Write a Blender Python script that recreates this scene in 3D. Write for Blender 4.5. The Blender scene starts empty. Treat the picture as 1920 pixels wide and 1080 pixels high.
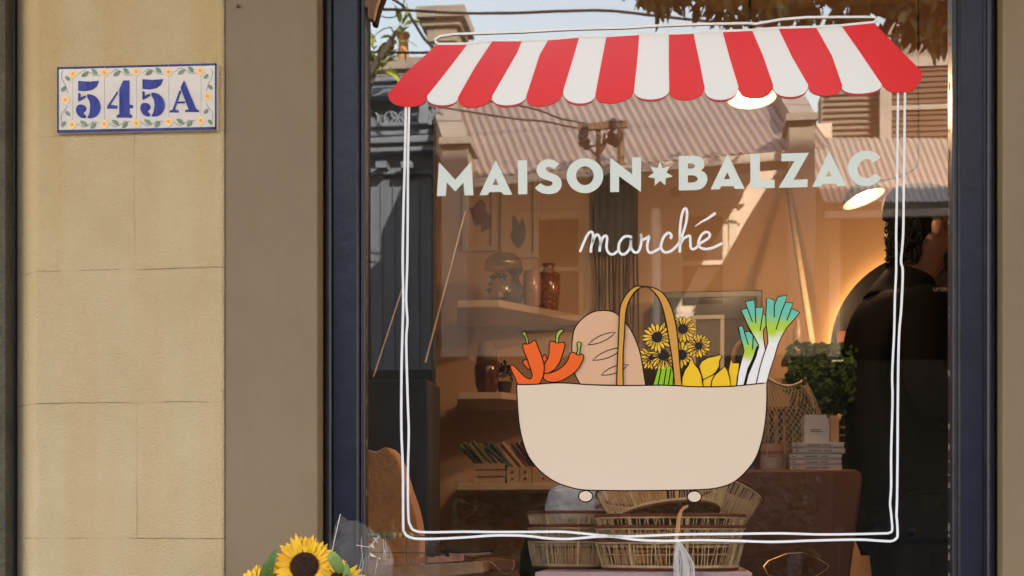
import bpy, bmesh, math, random
from mathutils import Vector, Matrix
from math import radians as R, sin, cos, pi, tan
random.seed(7)
S = bpy.context.scene
COL = S.collection

# ------------------------------------------------------------------ camera
F = 2667.0            # focal length in photo pixels (50 mm on a 36 mm sensor)
TH = R(6.9)           # camera turned a little to the left
D = 3.2               # metres from the glass
HZ = 1005.0           # photo row of the horizon
CAM = Vector((0, -D, 0.9))
cd = bpy.data.cameras.new('camera'); cam = bpy.data.objects.new('camera', cd); COL.objects.link(cam)
cam.location = CAM; cam.rotation_euler = (R(90), 0, TH)
cd.lens = 50; cd.sensor_width = 36; cd.shift_y = (HZ - 540) / 1920.0
cd.clip_start = 0.05; cd.clip_end = 3000
cd.dof.use_dof = True; cd.dof.focus_distance = 3.2; cd.dof.aperture_fstop = 9
S.camera = cam
# ------------------------------------------------------------------ sky, sun, exposure
SUN_EL, SUN_AZ = R(30), R(40)      # low sun behind the shop: its street face is in open shade
w = bpy.data.worlds.new('World'); S.world = w; w.use_nodes = True
nt = w.node_tree; nt.nodes.clear()
wo = nt.nodes.new('ShaderNodeOutputWorld'); bg = nt.nodes.new('ShaderNodeBackground'); sk = nt.nodes.new('ShaderNodeTexSky')
sk.sky_type = 'NISHITA'; sk.sun_disc = False; sk.sun_elevation = SUN_EL; sk.sun_rotation = SUN_AZ
sk.dust_density = 1; sk.air_density = 2.6; sk.ozone_density = 1.0
bg.inputs[1].default_value = 0.15
wm = nt.nodes.new('ShaderNodeMix'); wm.data_type = 'RGBA'; wm.blend_type = 'MULTIPLY'; wm.inputs[0].default_value = 1; wm.inputs[7].default_value = (1.03, .95, 1.14, 1)
nt.links.new(sk.outputs[0], wm.inputs[6]); nt.links.new(wm.outputs[2], bg.inputs[0]); nt.links.new(bg.outputs[0], wo.inputs[0])
sl = bpy.data.lights.new('sun', 'SUN'); so = bpy.data.objects.new('sun', sl); COL.objects.link(so)
sl.energy = 3.8; sl.angle = R(0.5); sl.color = (1, 0.9, 0.76)
sd = Vector((sin(SUN_AZ) * cos(SUN_EL), cos(SUN_AZ) * cos(SUN_EL), sin(SUN_EL)))
so.rotation_euler = sd.to_track_quat('Z', 'Y').to_euler(); so.location = (0, 20, 30)
S.view_settings.view_transform = 'Standard'; S.view_settings.look = 'None'
S.view_settings.exposure = 2.78; S.view_settings.gamma = 1.0
S.render.engine = 'CYCLES'
S.cycles.use_denoising = True
S.cycles.max_bounces = 8; S.cycles.transparent_max_bounces = 24; S.cycles.glossy_bounces = 4
S.cycles.sample_clamp_indirect = 6

# ------------------------------------------------------------------ where a photo pixel lands
FW = Vector((-sin(TH), cos(TH), 0)); RT = Vector((cos(TH), sin(TH), 0)); UP = Vector((0, 0, 1))
def ray(px, py): return FW + RT * ((px - 960) / F) + UP * ((HZ - py) / F)
def G(px, py, y=0.0):
    d = ray(px, py); return CAM + d * ((y - CAM.y) / d.y)
def GZ(px, py, z):
    d = ray(px, py); return CAM + d * ((z - CAM.z) / d.z)
def MI(px, py, m):       # a point across the street, seen in the glass
    p = G(px, py, m); return Vector((p.x, -p.y, p.z))
def Zm(ox, oy, s, pts): return [(ox + s * x, oy + s * y) for x, y in pts]

# ------------------------------------------------------------------ materials
def mat(name, c1, rough=0.6, c2=None, scale=8, stretch=(1, 1, 1), bump=0.0, bscale=60, metal=0, coat=0, spec=0.5, detail=6, emit=None, est=0, sheen=0, lo=.35, hi=.65):
    m = bpy.data.materials.new(name); m.use_nodes = True; t = m.node_tree; n = t.nodes; b = n['Principled BSDF']
    b.inputs['Base Color'].default_value = (*c1, 1); b.inputs['Roughness'].default_value = rough
    b.inputs['Metallic'].default_value = metal; b.inputs['Coat Weight'].default_value = coat; b.inputs['Coat Roughness'].default_value = 0.08
    b.inputs['Specular IOR Level'].default_value = spec
    if sheen: b.inputs['Sheen Weight'].default_value = sheen
    if emit:
        b.inputs['Emission Color'].default_value = (*emit, 1); b.inputs['Emission Strength'].default_value = est
    tc = n.new('ShaderNodeTexCoord'); mp = n.new('ShaderNodeMapping'); mp.inputs['Scale'].default_value = stretch
    t.links.new(tc.outputs['Object'], mp.inputs[0])
    if c2:
        nz = n.new('ShaderNodeTexNoise'); nz.inputs['Scale'].default_value = scale; nz.inputs['Detail'].default_value = detail; nz.inputs['Roughness'].default_value = .6
        rp = n.new('ShaderNodeValToRGB'); rp.color_ramp.elements[0].position = lo; rp.color_ramp.elements[1].position = hi
        rp.color_ramp.elements[0].color = (*c1, 1); rp.color_ramp.elements[1].color = (*c2, 1)
        t.links.new(mp.outputs[0], nz.inputs['Vector']); t.links.new(nz.outputs['Fac'], rp.inputs[0]); t.links.new(rp.outputs[0], b.inputs['Base Color'])
    if bump:
        nb = n.new('ShaderNodeTexNoise'); nb.inputs['Scale'].default_value = bscale; nb.inputs['Detail'].default_value = 4
        bp = n.new('ShaderNodeBump'); bp.inputs['Strength'].default_value = bump; bp.inputs['Distance'].default_value = 0.01
        t.links.new(mp.outputs[0], nb.inputs['Vector']); t.links.new(nb.outputs['Fac'], bp.inputs['Height']); t.links.new(bp.outputs[0], b.inputs['Normal'])
    return m
def glass_mat(name, fac, tint=(1, 1, 1), rough=0.0, bump=0, bscale=10):
    m = bpy.data.materials.new(name); m.use_nodes = True; t = m.node_tree; n = t.nodes; n.clear()
    o = n.new('ShaderNodeOutputMaterial'); mx = n.new('ShaderNodeMixShader'); tr = n.new('ShaderNodeBsdfTransparent'); gl = n.new('ShaderNodeBsdfGlossy')
    tr.inputs[0].default_value = (*tint, 1); gl.inputs['Roughness'].default_value = rough; mx.inputs[0].default_value = fac
    if bump:
        nb = n.new('ShaderNodeTexNoise'); nb.inputs['Scale'].default_value = bscale
        bp = n.new('ShaderNodeBump'); bp.inputs['Strength'].default_value = bump; bp.inputs['Distance'].default_value = .01
        t.links.new(nb.outputs['Fac'], bp.inputs['Height']); t.links.new(bp.outputs[0], gl.inputs['Normal'])
    t.links.new(tr.outputs[0], mx.inputs[1]); t.links.new(gl.outputs[0], mx.inputs[2]); t.links.new(mx.outputs[0], o.inputs[0])
    return m

# ------------------------------------------------------------------ objects
ORG = {}
def props(o, label=None, cat=None, group=None, kind=None):
    if label: o['label'] = label
    if cat: o['category'] = cat
    if group: o['group'] = group
    if kind: o['kind'] = kind
    return o
def thing(name, label, cat, loc, group=None):
    o = bpy.data.objects.new(name, None); COL.objects.link(o); o.location = loc; o.empty_display_size = .05
    ORG[o] = Vector(loc); return props(o, label, cat, group)
def link(name, me, m, parent=None, smooth=None, bevel=0, label=None, cat=None, group=None, kind=None):
    o = bpy.data.objects.new(name, me); COL.objects.link(o)
    if parent is not None:
        g = ORG[parent]; o.parent = parent; ORG[o] = g
    else:
        vs = me.vertices; lo = [min(v.co[i] for v in vs) for i in range(3)]; hi = [max(v.co[i] for v in vs) for i in range(3)]
        g = Vector(((lo[0] + hi[0]) / 2, (lo[1] + hi[1]) / 2, lo[2])); o.location = g; ORG[o] = g
    me.transform(Matrix.Translation(-g))
    for mm in (m if isinstance(m, (list, tuple)) else [m]): me.materials.append(mm)
    if smooth: 
        me.shade_smooth()
        if smooth < 180: 
            try: me.set_sharp_from_angle(angle=R(smooth))
            except Exception: pass
    if bevel:
        b = o.modifiers.new('bevel', 'BEVEL'); b.width = bevel; b.segments = 2; b.limit_method = 'ANGLE'
    return props(o, label, cat, group, kind)
class MB:
    def __init__(s): s.v = []; s.f = []; s.mi = []
    def add(s, vs, fs, mi=0):
        b = len(s.v); s.v += [tuple(p) for p in vs]; s.f += [tuple(b + i for i in f) for f in fs]; s.mi += [mi] * len(fs); return s
    def box(s, x0, x1, y0, y1, z0, z1, mi=0):
        return s.hexa([(x0, y0, z0), (x1, y0, z0), (x1, y1, z0), (x0, y1, z0), (x0, y0, z1), (x1, y0, z1), (x1, y1, z1), (x0, y1, z1)], mi)
    def hexa(s, v, mi=0): return s.add(v, [(3, 2, 1, 0), (4, 5, 6, 7), (0, 1, 5, 4), (1, 2, 6, 5), (2, 3, 7, 6), (3, 0, 4, 7)], mi)
    def bar(s, a, b, w, d, up=(0, 0, 1), mi=0):     # rectangular bar from a to b
        a = Vector(a); b = Vector(b); t = (b - a).normalized(); u = Vector(up)
        if abs(t.dot(u)) > .95: u = Vector((0, 1, 0))
        n = t.cross(u).normalized() * w / 2; q = t.cross(n).normalized() * d / 2
        return s.hexa([a - n - q, a + n - q, a + n + q, a - n + q, b - n - q, b + n - q, b + n + q, b - n + q], mi)
    def tube(s, pts, r, n=8, closed=False, cap=True, mi=0):
        pts = [Vector(p) for p in pts]; k = len(pts); rr = r if isinstance(r, (list, tuple)) else [r] * k
        vs = []; pu = None
        for i, p in enumerate(pts):
            a = pts[(i - 1) % k] if closed or i else p; b = pts[(i + 1) % k] if closed or i < k - 1 else p
            t = (b - a).normalized()
            if pu is None: pu = t.orthogonal().normalized()
            u = (pu - t * pu.dot(t)); u = u.normalized() if u.length > 1e-6 else t.orthogonal().normalized(); pu = u; q = t.cross(u)
            vs += [p + (u * cos(2 * pi * j / n) + q * sin(2 * pi * j / n)) * rr[i] for j in range(n)]
        fs = []
        for i in range(k if closed else k - 1):
            a = i * n; b = ((i + 1) % k) * n
            fs += [(a + j, a + (j + 1) % n, b + (j + 1) % n, b + j) for j in range(n)]
        if cap and not closed: fs += [tuple(range(n - 1, -1, -1)), tuple((k - 1) * n + j for j in range(n))]
        return s.add(vs, fs, mi)
    def lathe(s, prof, c, n=24, mi=0, sx=1, sy=1, M=None):
        c = Vector(c); vs = []
        for r, z in prof:
            for j in range(n):
                q = Vector((r * sx * cos(2 * pi * j / n), r * sy * sin(2 * pi * j / n), z)); vs.append(c + (M @ q if M else q))
        k = len(prof); fs = [(i * n + j, i * n + (j + 1) % n, (i + 1) * n + (j + 1) % n, (i + 1) * n + j) for i in range(k - 1) for j in range(n)]
        if prof[0][0] > 1e-5: fs.append(tuple(range(n - 1, -1, -1)))
        if prof[-1][0] > 1e-5: fs.append(tuple((k - 1) * n + j for j in range(n)))
        return s.add(vs, fs, mi)
    def prism(s, poly, y0, y1, mi=0):     # (x,z) outline between two depths
        k = len(poly); vs = [(x, y0, z) for x, z in poly] + [(x, y1, z) for x, z in poly]
        return s.add(vs, [tuple(range(k)), tuple(range(2 * k - 1, k - 1, -1))] + [(i, i + k, (i + 1) % k + k, (i + 1) % k) for i in range(k)], mi)
    def plan(s, poly, z0, z1, mi=0):      # (x,y) outline between two heights
        k = len(poly); vs = [(x, y, z0) for x, y in poly] + [(x, y, z1) for x, y in poly]
        return s.add(vs, [tuple(range(k - 1, -1, -1)), tuple(range(k, 2 * k))] + [(i, (i + 1) % k, (i + 1) % k + k, i + k) for i in range(k)], mi)
    def ball(s, c, r, n=12, mi=0):
        r = r if isinstance(r, (tuple, list)) else (r, r, r); k = max(6, n // 2 + 2); c = Vector(c)
        vs = [c + Vector((0, 0, -r[2])), c + Vector((0, 0, r[2]))]
        for i in range(1, k):
            a = -pi / 2 + pi * i / k
            vs += [c + Vector((r[0] * cos(a) * cos(2 * pi * j / n), r[1] * cos(a) * sin(2 * pi * j / n), r[2] * sin(a))) for j in range(n)]
        fs = [(0, 2 + (j + 1) % n, 2 + j) for j in range(n)]
        for i in range(k - 2): fs += [(2 + i * n + j, 2 + i * n + (j + 1) % n, 2 + (i + 1) * n + (j + 1) % n, 2 + (i + 1) * n + j) for j in range(n)]
        fs += [(1, 2 + (k - 2) * n + j, 2 + (k - 2) * n + (j + 1) % n) for j in range(n)]
        return s.add(vs, fs, mi)
    def leaf(s, base, tip, nrm, wd, fold=.25, mi=0, droop=0.0):
        a = Vector(base); b = Vector(tip); t = b - a; n = Vector(nrm); n = (n - t * (n.dot(t) / max(t.length_squared, 1e-9)))
        n = n.normalized() if n.length > 1e-6 else t.orthogonal().normalized(); q = t.normalized().cross(n)
        vs = [a]
        for k, wk in ((.25, .8), (.5, 1), (.75, .7)):
            m = a + t * k + n * (droop * sin(pi * k) * t.length); vs += [m - q * wd / 2 * wk + n * fold * wd * wk * .5, m, m + q * wd / 2 * wk + n * fold * wd * wk * .5]
        vs.append(b)
        return s.add(vs, [(0, 2, 1), (0, 3, 2), (1, 2, 5, 4), (2, 3, 6, 5), (4, 5, 8, 7), (5, 6, 9, 8), (7, 8, 10), (8, 9, 10)], mi)
    def mesh(s, name):
        me = bpy.data.meshes.new(name); me.from_pydata(s.v, [], s.f); me.validate(); 
        if any(s.mi) and len(me.polygons) == len(s.mi): me.polygons.foreach_set('material_index', s.mi)
        bm = bmesh.new(); bm.from_mesh(me); bmesh.ops.recalc_face_normals(bm, faces=bm.faces); bm.to_mesh(me); bm.free(); return me
    def build(s, name, m, parent=None, **k): return link(name, s.mesh(name), m, parent, **k)

def smooth(pts, closed=False, n=5):
    k = len(pts); out = []
    for i in range(k if closed else k - 1):
        p0 = pts[(i - 1) % k] if closed or i else pts[0]; p1 = pts[i]; p2 = pts[(i + 1) % k]; p3 = pts[(i + 2) % k] if closed or i + 2 < k else pts[-1]
        for j in range(n):
            t = j / n
            out.append(tuple(.5 * (2 * b + (c - a) * t + (2 * a - 5 * b + 4 * c - d) * t * t + (3 * b - a - 3 * c + d) * t ** 3) for a, b, c, d in zip(p0, p1, p2, p3)))
    if not closed: out.append(tuple(pts[-1]))
    return out
def fill(loops_xz, y, thick=.0004):           # closed outlines (with holes) filled and given a thickness, facing the street
    cu = bpy.data.curves.new('c', 'CURVE'); cu.dimensions = '2D'; cu.fill_mode = 'BOTH'; cu.extrude = thick / 2
    for lp in loops_xz:
        sp = cu.splines.new('POLY'); sp.points.add(len(lp) - 1); sp.use_cyclic_u = True
        for q, (a, b) in zip(sp.points, lp): q.co = (a, b, 0, 1)
    o = bpy.data.objects.new('c', cu); COL.objects.link(o); dg = bpy.context.evaluated_depsgraph_get()
    me = bpy.data.meshes.new_from_object(o.evaluated_get(dg)); bpy.data.objects.remove(o); bpy.data.curves.remove(cu)
    me.transform(Matrix.Translation((0, y, 0)) @ Matrix.Rotation(pi / 2, 4, 'X')); me.materials.clear(); return me
def G2(pts, y): return [(p.x, p.z) for p in (G(a, b, y) for a, b in pts)]
def ribbon(lines, y, closed=False):           # lines: list of (points in photo px, width px or list of widths)
    vs = []; fs = []
    for pts, wd in lines:
        k = len(pts); b = len(vs)
        for i, p in enumerate(pts):
            a = pts[max(i - 1, 0)]; c = pts[min(i + 1, k - 1)]; dx, dy = c[0] - a[0], c[1] - a[1]; L = math.hypot(dx, dy) or 1
            h = (wd[i] if isinstance(wd, (list, tuple)) else wd) / 2
            for sg in (-1, 1):
                q = (p[0] - dy / L * h * sg, p[1] + dx / L * h * sg); vs.append(G(*q, y))
        fs += [(b + 2 * i, b + 2 * i + 1, b + 2 * i + 3, b + 2 * i + 2) for i in range(k - 1)]
    me = bpy.data.meshes.new('line'); me.from_pydata(vs, [], fs); return me
def join(meshes):
    bm = bmesh.new()
    for me in meshes: bm.from_mesh(me)
    me = bpy.data.meshes.new('j'); bm.to_mesh(me); bm.free(); return me
def lens(a, b, wd, n=6):     # pointed ellipse outline between two px points
    dx, dy = b[0] - a[0], b[1] - a[1]; L = math.hypot(dx, dy); nx, ny = -dy / L, dx / L
    up = [(a[0] + dx * i / n + nx * wd / 2 * sin(pi * i / n) ** .8, a[1] + dy * i / n + ny * wd / 2 * sin(pi * i / n) ** .8) for i in range(n + 1)]
    dn = [(a[0] + dx * i / n - nx * wd / 2 * sin(pi * i / n) ** .8, a[1] + dy * i / n - ny * wd / 2 * sin(pi * i / n) ** .8) for i in range(n - 1, 0, -1)]
    return up + dn
def circ(c, rx, ry, n=28): return [(c[0] + rx * cos(2 * pi * i / n), c[1] + ry * sin(2 * pi * i / n)) for i in range(n)]
# ================================================================== the shop front
YW, YT, YF = -0.090, -0.085, -0.035        # faces of the rendered wall, the smooth pilasters and the window frame
ztop = 3.62
def stucco():
    m = mat('stucco', (.55, .44, .28), .85, (.47, .36, .205), 4, bump=.75, bscale=200, lo=.3, hi=.75)
    t = m.node_tree; n = t.nodes; b = n['Principled BSDF']
    geo = n.new('ShaderNodeNewGeometry'); sp = n.new('ShaderNodeSeparateXYZ'); t.links.new(geo.outputs['Position'], sp.inputs[0])
    wn = n.new('ShaderNodeTexNoise'); wn.inputs['Scale'].default_value = 9; t.links.new(geo.outputs['Position'], wn.inputs['Vector'])
    def M(op, a, c=None, d=None):
        q = n.new('ShaderNodeMath'); q.operation = op
        for i, v in enumerate((a, c, d)):
            if v is None: continue
            if isinstance(v, (int, float)): q.inputs[i].default_value = v
            else: t.links.new(v, q.inputs[i])
        return q.outputs[0]
    wob = M('MULTIPLY', M('SUBTRACT', wn.outputs['Fac'], .5), .008)
    zz = M('ADD', sp.outputs[2], wob); xx = M('ADD', sp.outputs[0], wob)
    brk = n.new('ShaderNodeTexNoise'); brk.inputs['Scale'].default_value = 14; t.links.new(geo.outputs['Position'], brk.inputs['Vector'])
    bf = M('MULTIPLY', M('SUBTRACT', brk.outputs['Fac'], .43), 5); bf.node.use_clamp = True
    tot = None
    def line(coord, at, wd, z0=None, z1=None):
        d = M('ABSOLUTE', M('SUBTRACT', coord, at)); k = M('SUBTRACT', 1, M('DIVIDE', d, wd)); k.node.use_clamp = True
        if z0 is not None: k = M('MULTIPLY', k, M('MULTIPLY', M('GREATER_THAN', sp.outputs[2], z0), M('LESS_THAN', sp.outputs[2], z1)))
        return k
    zs = [G(250, py, YW).z for py in (1010, 755, 505, 250)]
    ls = [line(zz, z, .0019) for z in zs]
    ls += [line(xx, G(257, 880, YW).x, .0015, zs[0], zs[1]), line(xx, G(252, 380, YW).x, .0013, zs[2], zs[3])]
    for l in ls: tot = l if tot is None else M('MAXIMUM', tot, l)
    tot = M('MULTIPLY', tot, M('MULTIPLY_ADD', bf, .42, .16))
    mx = n.new('ShaderNodeMix'); mx.data_type = 'RGBA'; src = b.inputs['Base Color'].links[0].from_socket
    # broad weather streaks of the paint
    sn = n.new('ShaderNodeTexNoise'); sn.inputs['Scale'].default_value = 3.2; sn.inputs['Detail'].default_value = 5
    smp = n.new('ShaderNodeMapping'); smp.inputs['Scale'].default_value = (3.0, 1, .28); t.links.new(geo.outputs['Position'], smp.inputs[0]); t.links.new(smp.outputs[0], sn.inputs['Vector'])
    sr = n.new('ShaderNodeValToRGB'); sr.color_ramp.elements[0].position = .42; sr.color_ramp.elements[1].position = .72; sr.color_ramp.elements[0].color = (0, 0, 0, 1); sr.color_ramp.elements[1].color = (.75, .75, .75, 1)
    t.links.new(sn.outputs['Fac'], sr.inputs[0])
    m0 = n.new('ShaderNodeMix'); m0.data_type = 'RGBA'; t.links.new(sr.outputs[0], m0.inputs[0]); t.links.new(src, m0.inputs[6]); m0.inputs[7].default_value = (.50, .34, .15, 1)
    t.links.new(tot, mx.inputs[0]); t.links.new(m0.outputs[2], mx.inputs[6]); mx.inputs[7].default_value = (.24, .135, .06, 1)
    t.links.new(mx.outputs[2], b.inputs['Base Color'])
    bp = [q for q in n if q.type == 'BUMP'][0]; bp.inputs['Distance'].default_value = .008; hs = bp.inputs['Height'].links[0].from_socket
    t.links.new(M('SUBTRACT', hs, M('MULTIPLY', tot, .9)), bp.inputs['Height'])
    return m
m_st = stucco()
m_taupe = mat('taupe_paint', (.215, .150, .088), .5, (.175, .120, .068), 2.0, stretch=(1, 1, .7), bump=.16, bscale=35)
m_navy = mat('navy_gloss_paint', (.009, .0115, .025), .36, (.0135, .0165, .034), 20, bump=.10, bscale=40, spec=.35)
m_dark = mat('dark_recess_paint', (.012, .012, .016), .6)
m_olive = mat('old_dark_render', (.085, .075, .05), .8, (.05, .045, .03), 9, bump=.8, bscale=90)
def gx(px, y, py=600): return G(px, py, y).x
# rendered wall with its canted corner, and the storey above it that shades the street
wb = MB()
xa, xb, xc = gx(68, YW), gx(419, YW), gx(29, YW + .08)
wb.plan([(xa, YW), (xb, YW), (xb, .25), (xc - .01, .25), (xc - .01, YW + .09), (xc, YW + .08), (xa - .008, YW + .007)], 0, ztop)
wall = wb.build('rendered_wall', m_st, label='yellow textured rendered shop wall with scored block joints, left of the window', cat='wall', bevel=.006)
pl = MB(); pl.box(xb + .001, gx(595, YT), YT, .25, 0, ztop)
pl.build('pilaster', m_taupe, label='smooth taupe painted pilaster between the yellow wall and the window', cat='pilaster', bevel=.004)
pr = MB(); pr.box(gx(1880, YT), gx(1880, YT) + .5, YT, .25, 0, ztop)
pr.build('pilaster', m_taupe, label='taupe painted pilaster at the right edge beside the window', cat='pilaster', bevel=.004)
nl = MB(); nl.ball(G(446, 11, YT - .004), (.004, .006, .004), 10)
nl.build('nail', mat('old_brass', (.16, .10, .05), .5, metal=.4), label='small round nail head near the top of the taupe pilaster', cat='nail', smooth=180)
tr = MB(); tr.box(gx(11, YW + .06), gx(28, YW + .06), YW + .06, .2, 0, ztop)
tr.build('door_trim', m_navy, label='narrow dark navy timber trim at the far left edge', cat='door trim', bevel=.004)
fp = MB(); fp.box(gx(11, YW + .02) - .9, gx(9.5, YW + .02), YW + .02, .2, 0, ztop)
fp.build('dark_wall', m_olive, label='dark olive weathered wall beyond the navy trim at the left edge', cat='wall')
up = MB(); up.box(-6, 14, -.02, .35, ztop + .002, 9.3); up.box(gx(1880, YT) + .502, 14, YT, .25, 0, ztop); up.box(-6, gx(11, YW + .02) - .902, YW, .25, 0, ztop)
up.build('upper_storey', m_st, label='plain rendered storey over the shop front', cat='building')
aw = MB(); aw.hexa([(-6, -2.5, 3.36), (7, -2.5, 3.36), (7, -.1, 3.5), (-6, -.1, 3.5), (-6, -2.5, 3.44), (7, -2.5, 3.44), (7, -.1, 3.58), (-6, -.1, 3.58)])
aw.build('footpath_awning', mat('awning_lining', (.42, .38, .32), .7, (.36, .32, .27), 3), label='flat lined awning over the footpath above the shop window', cat='awning')

# ---- the window: frame, beads, glass
xl, xr = gx(691, 0), gx(1777, 0)
win = thing('shop_window', 'large shop window in a thick navy painted timber frame', 'window', ((xl + xr) / 2, 0, .5))
def jamb(prof, name='frame'):
    b = MB(); b.plan(prof, .42, 2.62); return b.build(name, m_navy, win, smooth=35)
def arc(cx, cy, r, a0, a1, n=8): return [(cx + r * cos(R(a0 + (a1 - a0) * i / n)), cy + r * sin(R(a0 + (a1 - a0) * i / n))) for i in range(n + 1)]
x0 = gx(596, YF); xb1 = gx(612, YF); xb2 = gx(619, YF); x5 = gx(672, YF); x6 = gx(690.5, 0)
jamb([(x0 - .03, .1), (x0 - .03, YF + .028), (xb1 - .008, YF + .028)] + arc((xb1 + xb2) / 2, YF + .003, .009, 180, 360) + [(xb2 + .006, YF + .006), (xb2 + .008, YF), (x5 - .004, YF), (x5 + .001, YF + .005)] + arc(x5 + .009, YF + .010, .006, 180, 330) + [(x6 - .003, -.004), (x6 - .003, .014), (x6 - .03, .02), (x6 - .03, .1)])
y0 = gx(1862, YF); r1 = gx(1778, 0); r2 = gx(1800, YF); r3 = gx(1846, YF)
jamb([(y0 + .06, .1), (y0 + .06, YF + .03), (y0 + .006, YF + .03)][::1] + arc(r3 + .013, YF + .003, .010, 0, -180) + [(r3 - .002, YF + .004), (r3 - .004, YF), (r2 + .002, YF), (r2 - .001, YF + .005)] + arc(r2 - .009, YF + .010, .006, -30, -190) + [(r1 + .001, -.004), (r1 + .001, .008), (r1 + .03, .02), (r1 + .03, .1)])
hb = MB(); hb.box(x6 - .002, r1, YF + .002, .098, 2.5, 2.62); hb.box(x6 - .002, r1, YF - .06, .098, .42, .55)
hb.build('rail', m_navy, win, bevel=.004)
gb = MB(); gb.box(x6 - .0025, r1 + .0005, 0, .006, .552, 2.498)
m_gl = glass_mat('window_glass', .19, (.97, .97, .96), bump=.012, bscale=3.5); m_clear = glass_mat('window_glass_back', 0.0)
me = gb.mesh('pane'); me.materials.append(m_gl); me.materials.append(m_clear)
for p in me.polygons: p.material_index = 0 if p.normal.y < -.5 else 1
link('glass_pane', me, [], win)
# chipped paint and putty along the glass
ch = MB()
for sx, s in ((x6 - .0035, 1), (r1 + .0012, -1)):
    z = .62
    while z < 2.45:
        h = random.uniform(.002, .02)
        if random.random() < .5: ch.box(sx - .0012, sx + .0012, -.0065, -.0035, z, z + h)
        z += h + random.uniform(.002, .03)
ch.build('chipped_edge', mat('chipped_primer', (.30, .27, .22), .8), win)
bz = MB(); q_ = [G(px, py, -.012) for px, py in ((689, -60), (724, -60), (718, -10), (709, 12), (702, 41), (694, 41), (692, 20), (686, 18))]; bz.prism([(p.x, p.z) for p in q_], -.030, -.006)
bz.build('corner_bracket', mat('varnished_timber', (.17, .065, .022), .5, (.10, .035, .012), 12, stretch=(6, 6, 1)), win, bevel=.003)
st = MB(); st.box(xl - .2, xr + .2, YF - .02, .098, 0, .418)
st.build('stall_riser', m_navy, label='navy painted panel under the shop window', cat='wall panel')
# ---- house number tiles
m_tile = mat('glazed_white_tile', (.66, .61, .60), .10, (.62, .57, .55), 30, coat=.4)
m_blue = mat('cobalt_glaze', (.013, .017, .19), .3, (.045, .06, .33), 30, stretch=(4, 1, .6), spec=.2)
m_bord = mat('blue_border_glaze', (.020, .022, .12), .3, (.045, .055, .22), 25, spec=.2)
m_vine = mat('vine_glaze', (.10, .045, .05), .3); m_leafg = mat('leaf_glaze', (.07, .15, .07), .3, (.17, .26, .14), 60)
m_yel = mat('yellow_flower_glaze', (.85, .53, .20), .3, (.78, .58, .34), 40); m_or = mat('orange_flower_glaze', (.75, .32, .06), .3)
YS = YW - .012
def ZS(pts): return Zm(90, 100, .17708, pts)
sg = thing('house_number_sign', 'blue and white floral tile plaque reading 545A on the yellow wall', 'house number', G(256, 250, YW))
xs = [98, 262, 597, 935, 1280, 1620, 1786]
def ytop(x): return 147 - (x - 98) * .0245
def ybot(x): return 843 - (x - 98) * .0205
rng = random.Random(3)
for i in range(6):
    a, b = xs[i] + (1.5 if i else 0), xs[i + 1] - (1.5 if i < 5 else 0)
    lp = ZS([(a, ytop(a)), (b, ytop(b)), (b, ybot(b)), (a, ybot(a))]); body = MB(); body.prism(G2(lp, YS), YS, YW + .002)
    pats = [(body.mesh('tile'), 0)]
    e0 = 16 if i == 0 else 0; e1 = 18 if i == 5 else 0
    def strip(A, B, C, E): return fill([G2(ZS([A, B, C, E]), YS)], YS - .0007, .0006)
    parts = [strip((a, ytop(a)), (b, ytop(b)), (b, ytop(b) + 20), (a, ytop(a) + 22)), strip((a, ybot(a) - 30), (b, ybot(b) - 30), (b, ybot(b)), (a, ybot(a)))]
    if e0: parts.append(strip((a, ytop(a)), (a + e0, ytop(a)), (a + e0, ybot(a)), (a, ybot(a))))
    if e1: parts.append(strip((b - e1, ytop(b)), (b, ytop(b)), (b, ybot(b)), (b - e1, ybot(b))))
    pats += [(q, 1) for q in parts]
    vl = []; lv = []
    def spray(cx, cy, up, jit=4):
        J = lambda: rng.uniform(-jit, jit); u = 1 if up else -1
        pts = [(cx - 110, cy + 25 * u + J()), (cx - 60, cy - 12 * u + J()), (cx - 5, cy - 2 * u), (cx + 55, cy + 35 * u + J()), (cx + 118, cy + 36 * u + J())]
        vl.append((ZS(smooth(pts)), .8)); vl.append((ZS([(cx - 48, cy - 10 * u), (cx - 50, cy - 26 * u)]), .5)); vl.append((ZS([(cx + 50, cy + 30 * u), (cx + 46, cy + 52 * u)]), .5))
        lv.append(lens(*ZS([(cx - 2, cy + 0), (cx - 80, cy + 52 * u)]), 8)); lv.append(lens(*ZS([(cx + 88, cy + 30 * u), (cx + 30, cy - 32 * u)]), 8))
    if 0 < i < 5:
        c = (a + b) / 2; spray(c + 5, ytop(c) + 58, True); spray(c - 8, ybot(c) - 70, False)
    else:
        c = (a + b) / 2; sgn = 1 if i else -1
        for q in (0, 1):
            y_ = 180 - (20 if i else 0) + q * 370; yy = [y_, y_ + 40, y_ + 90, y_ + 160, y_ + 240]
            dx = [20, 38, 32, -5, -30]
            if q: dx = dx[::-1]
            vl.append((ZS(smooth([(c + sgn * d, y) for d, y in zip(dx, yy)])), .8))
            lv.append(lens(*ZS([(c - sgn * 5, yy[1] + 20), (c - sgn * 52, yy[1] + 70)]), 7)); lv.append(lens(*ZS([(c - sgn * 8, yy[3] + 10), (c - sgn * -38, yy[3] + 65)]), 7))
    pats.append((ribbon(vl, YS - .0006), 2)); pats += [(fill([G2(l, YS)], YS - .0008, .0005), 3) for l in lv]
    for q, k in pats: q.polygons.foreach_set('material_index', [k] * len(q.polygons))
    link('tile', join([q for q, k in pats]), [m_tile, m_bord, m_vine, m_leafg], sg)
fl = [(265, 218), (597, 203), (935, 196), (1277, 198), (1614, 186), (255, 755), (597, 748), (935, 740), (1277, 722), (1618, 712), (183, 492), (1690, 455)]
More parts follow.
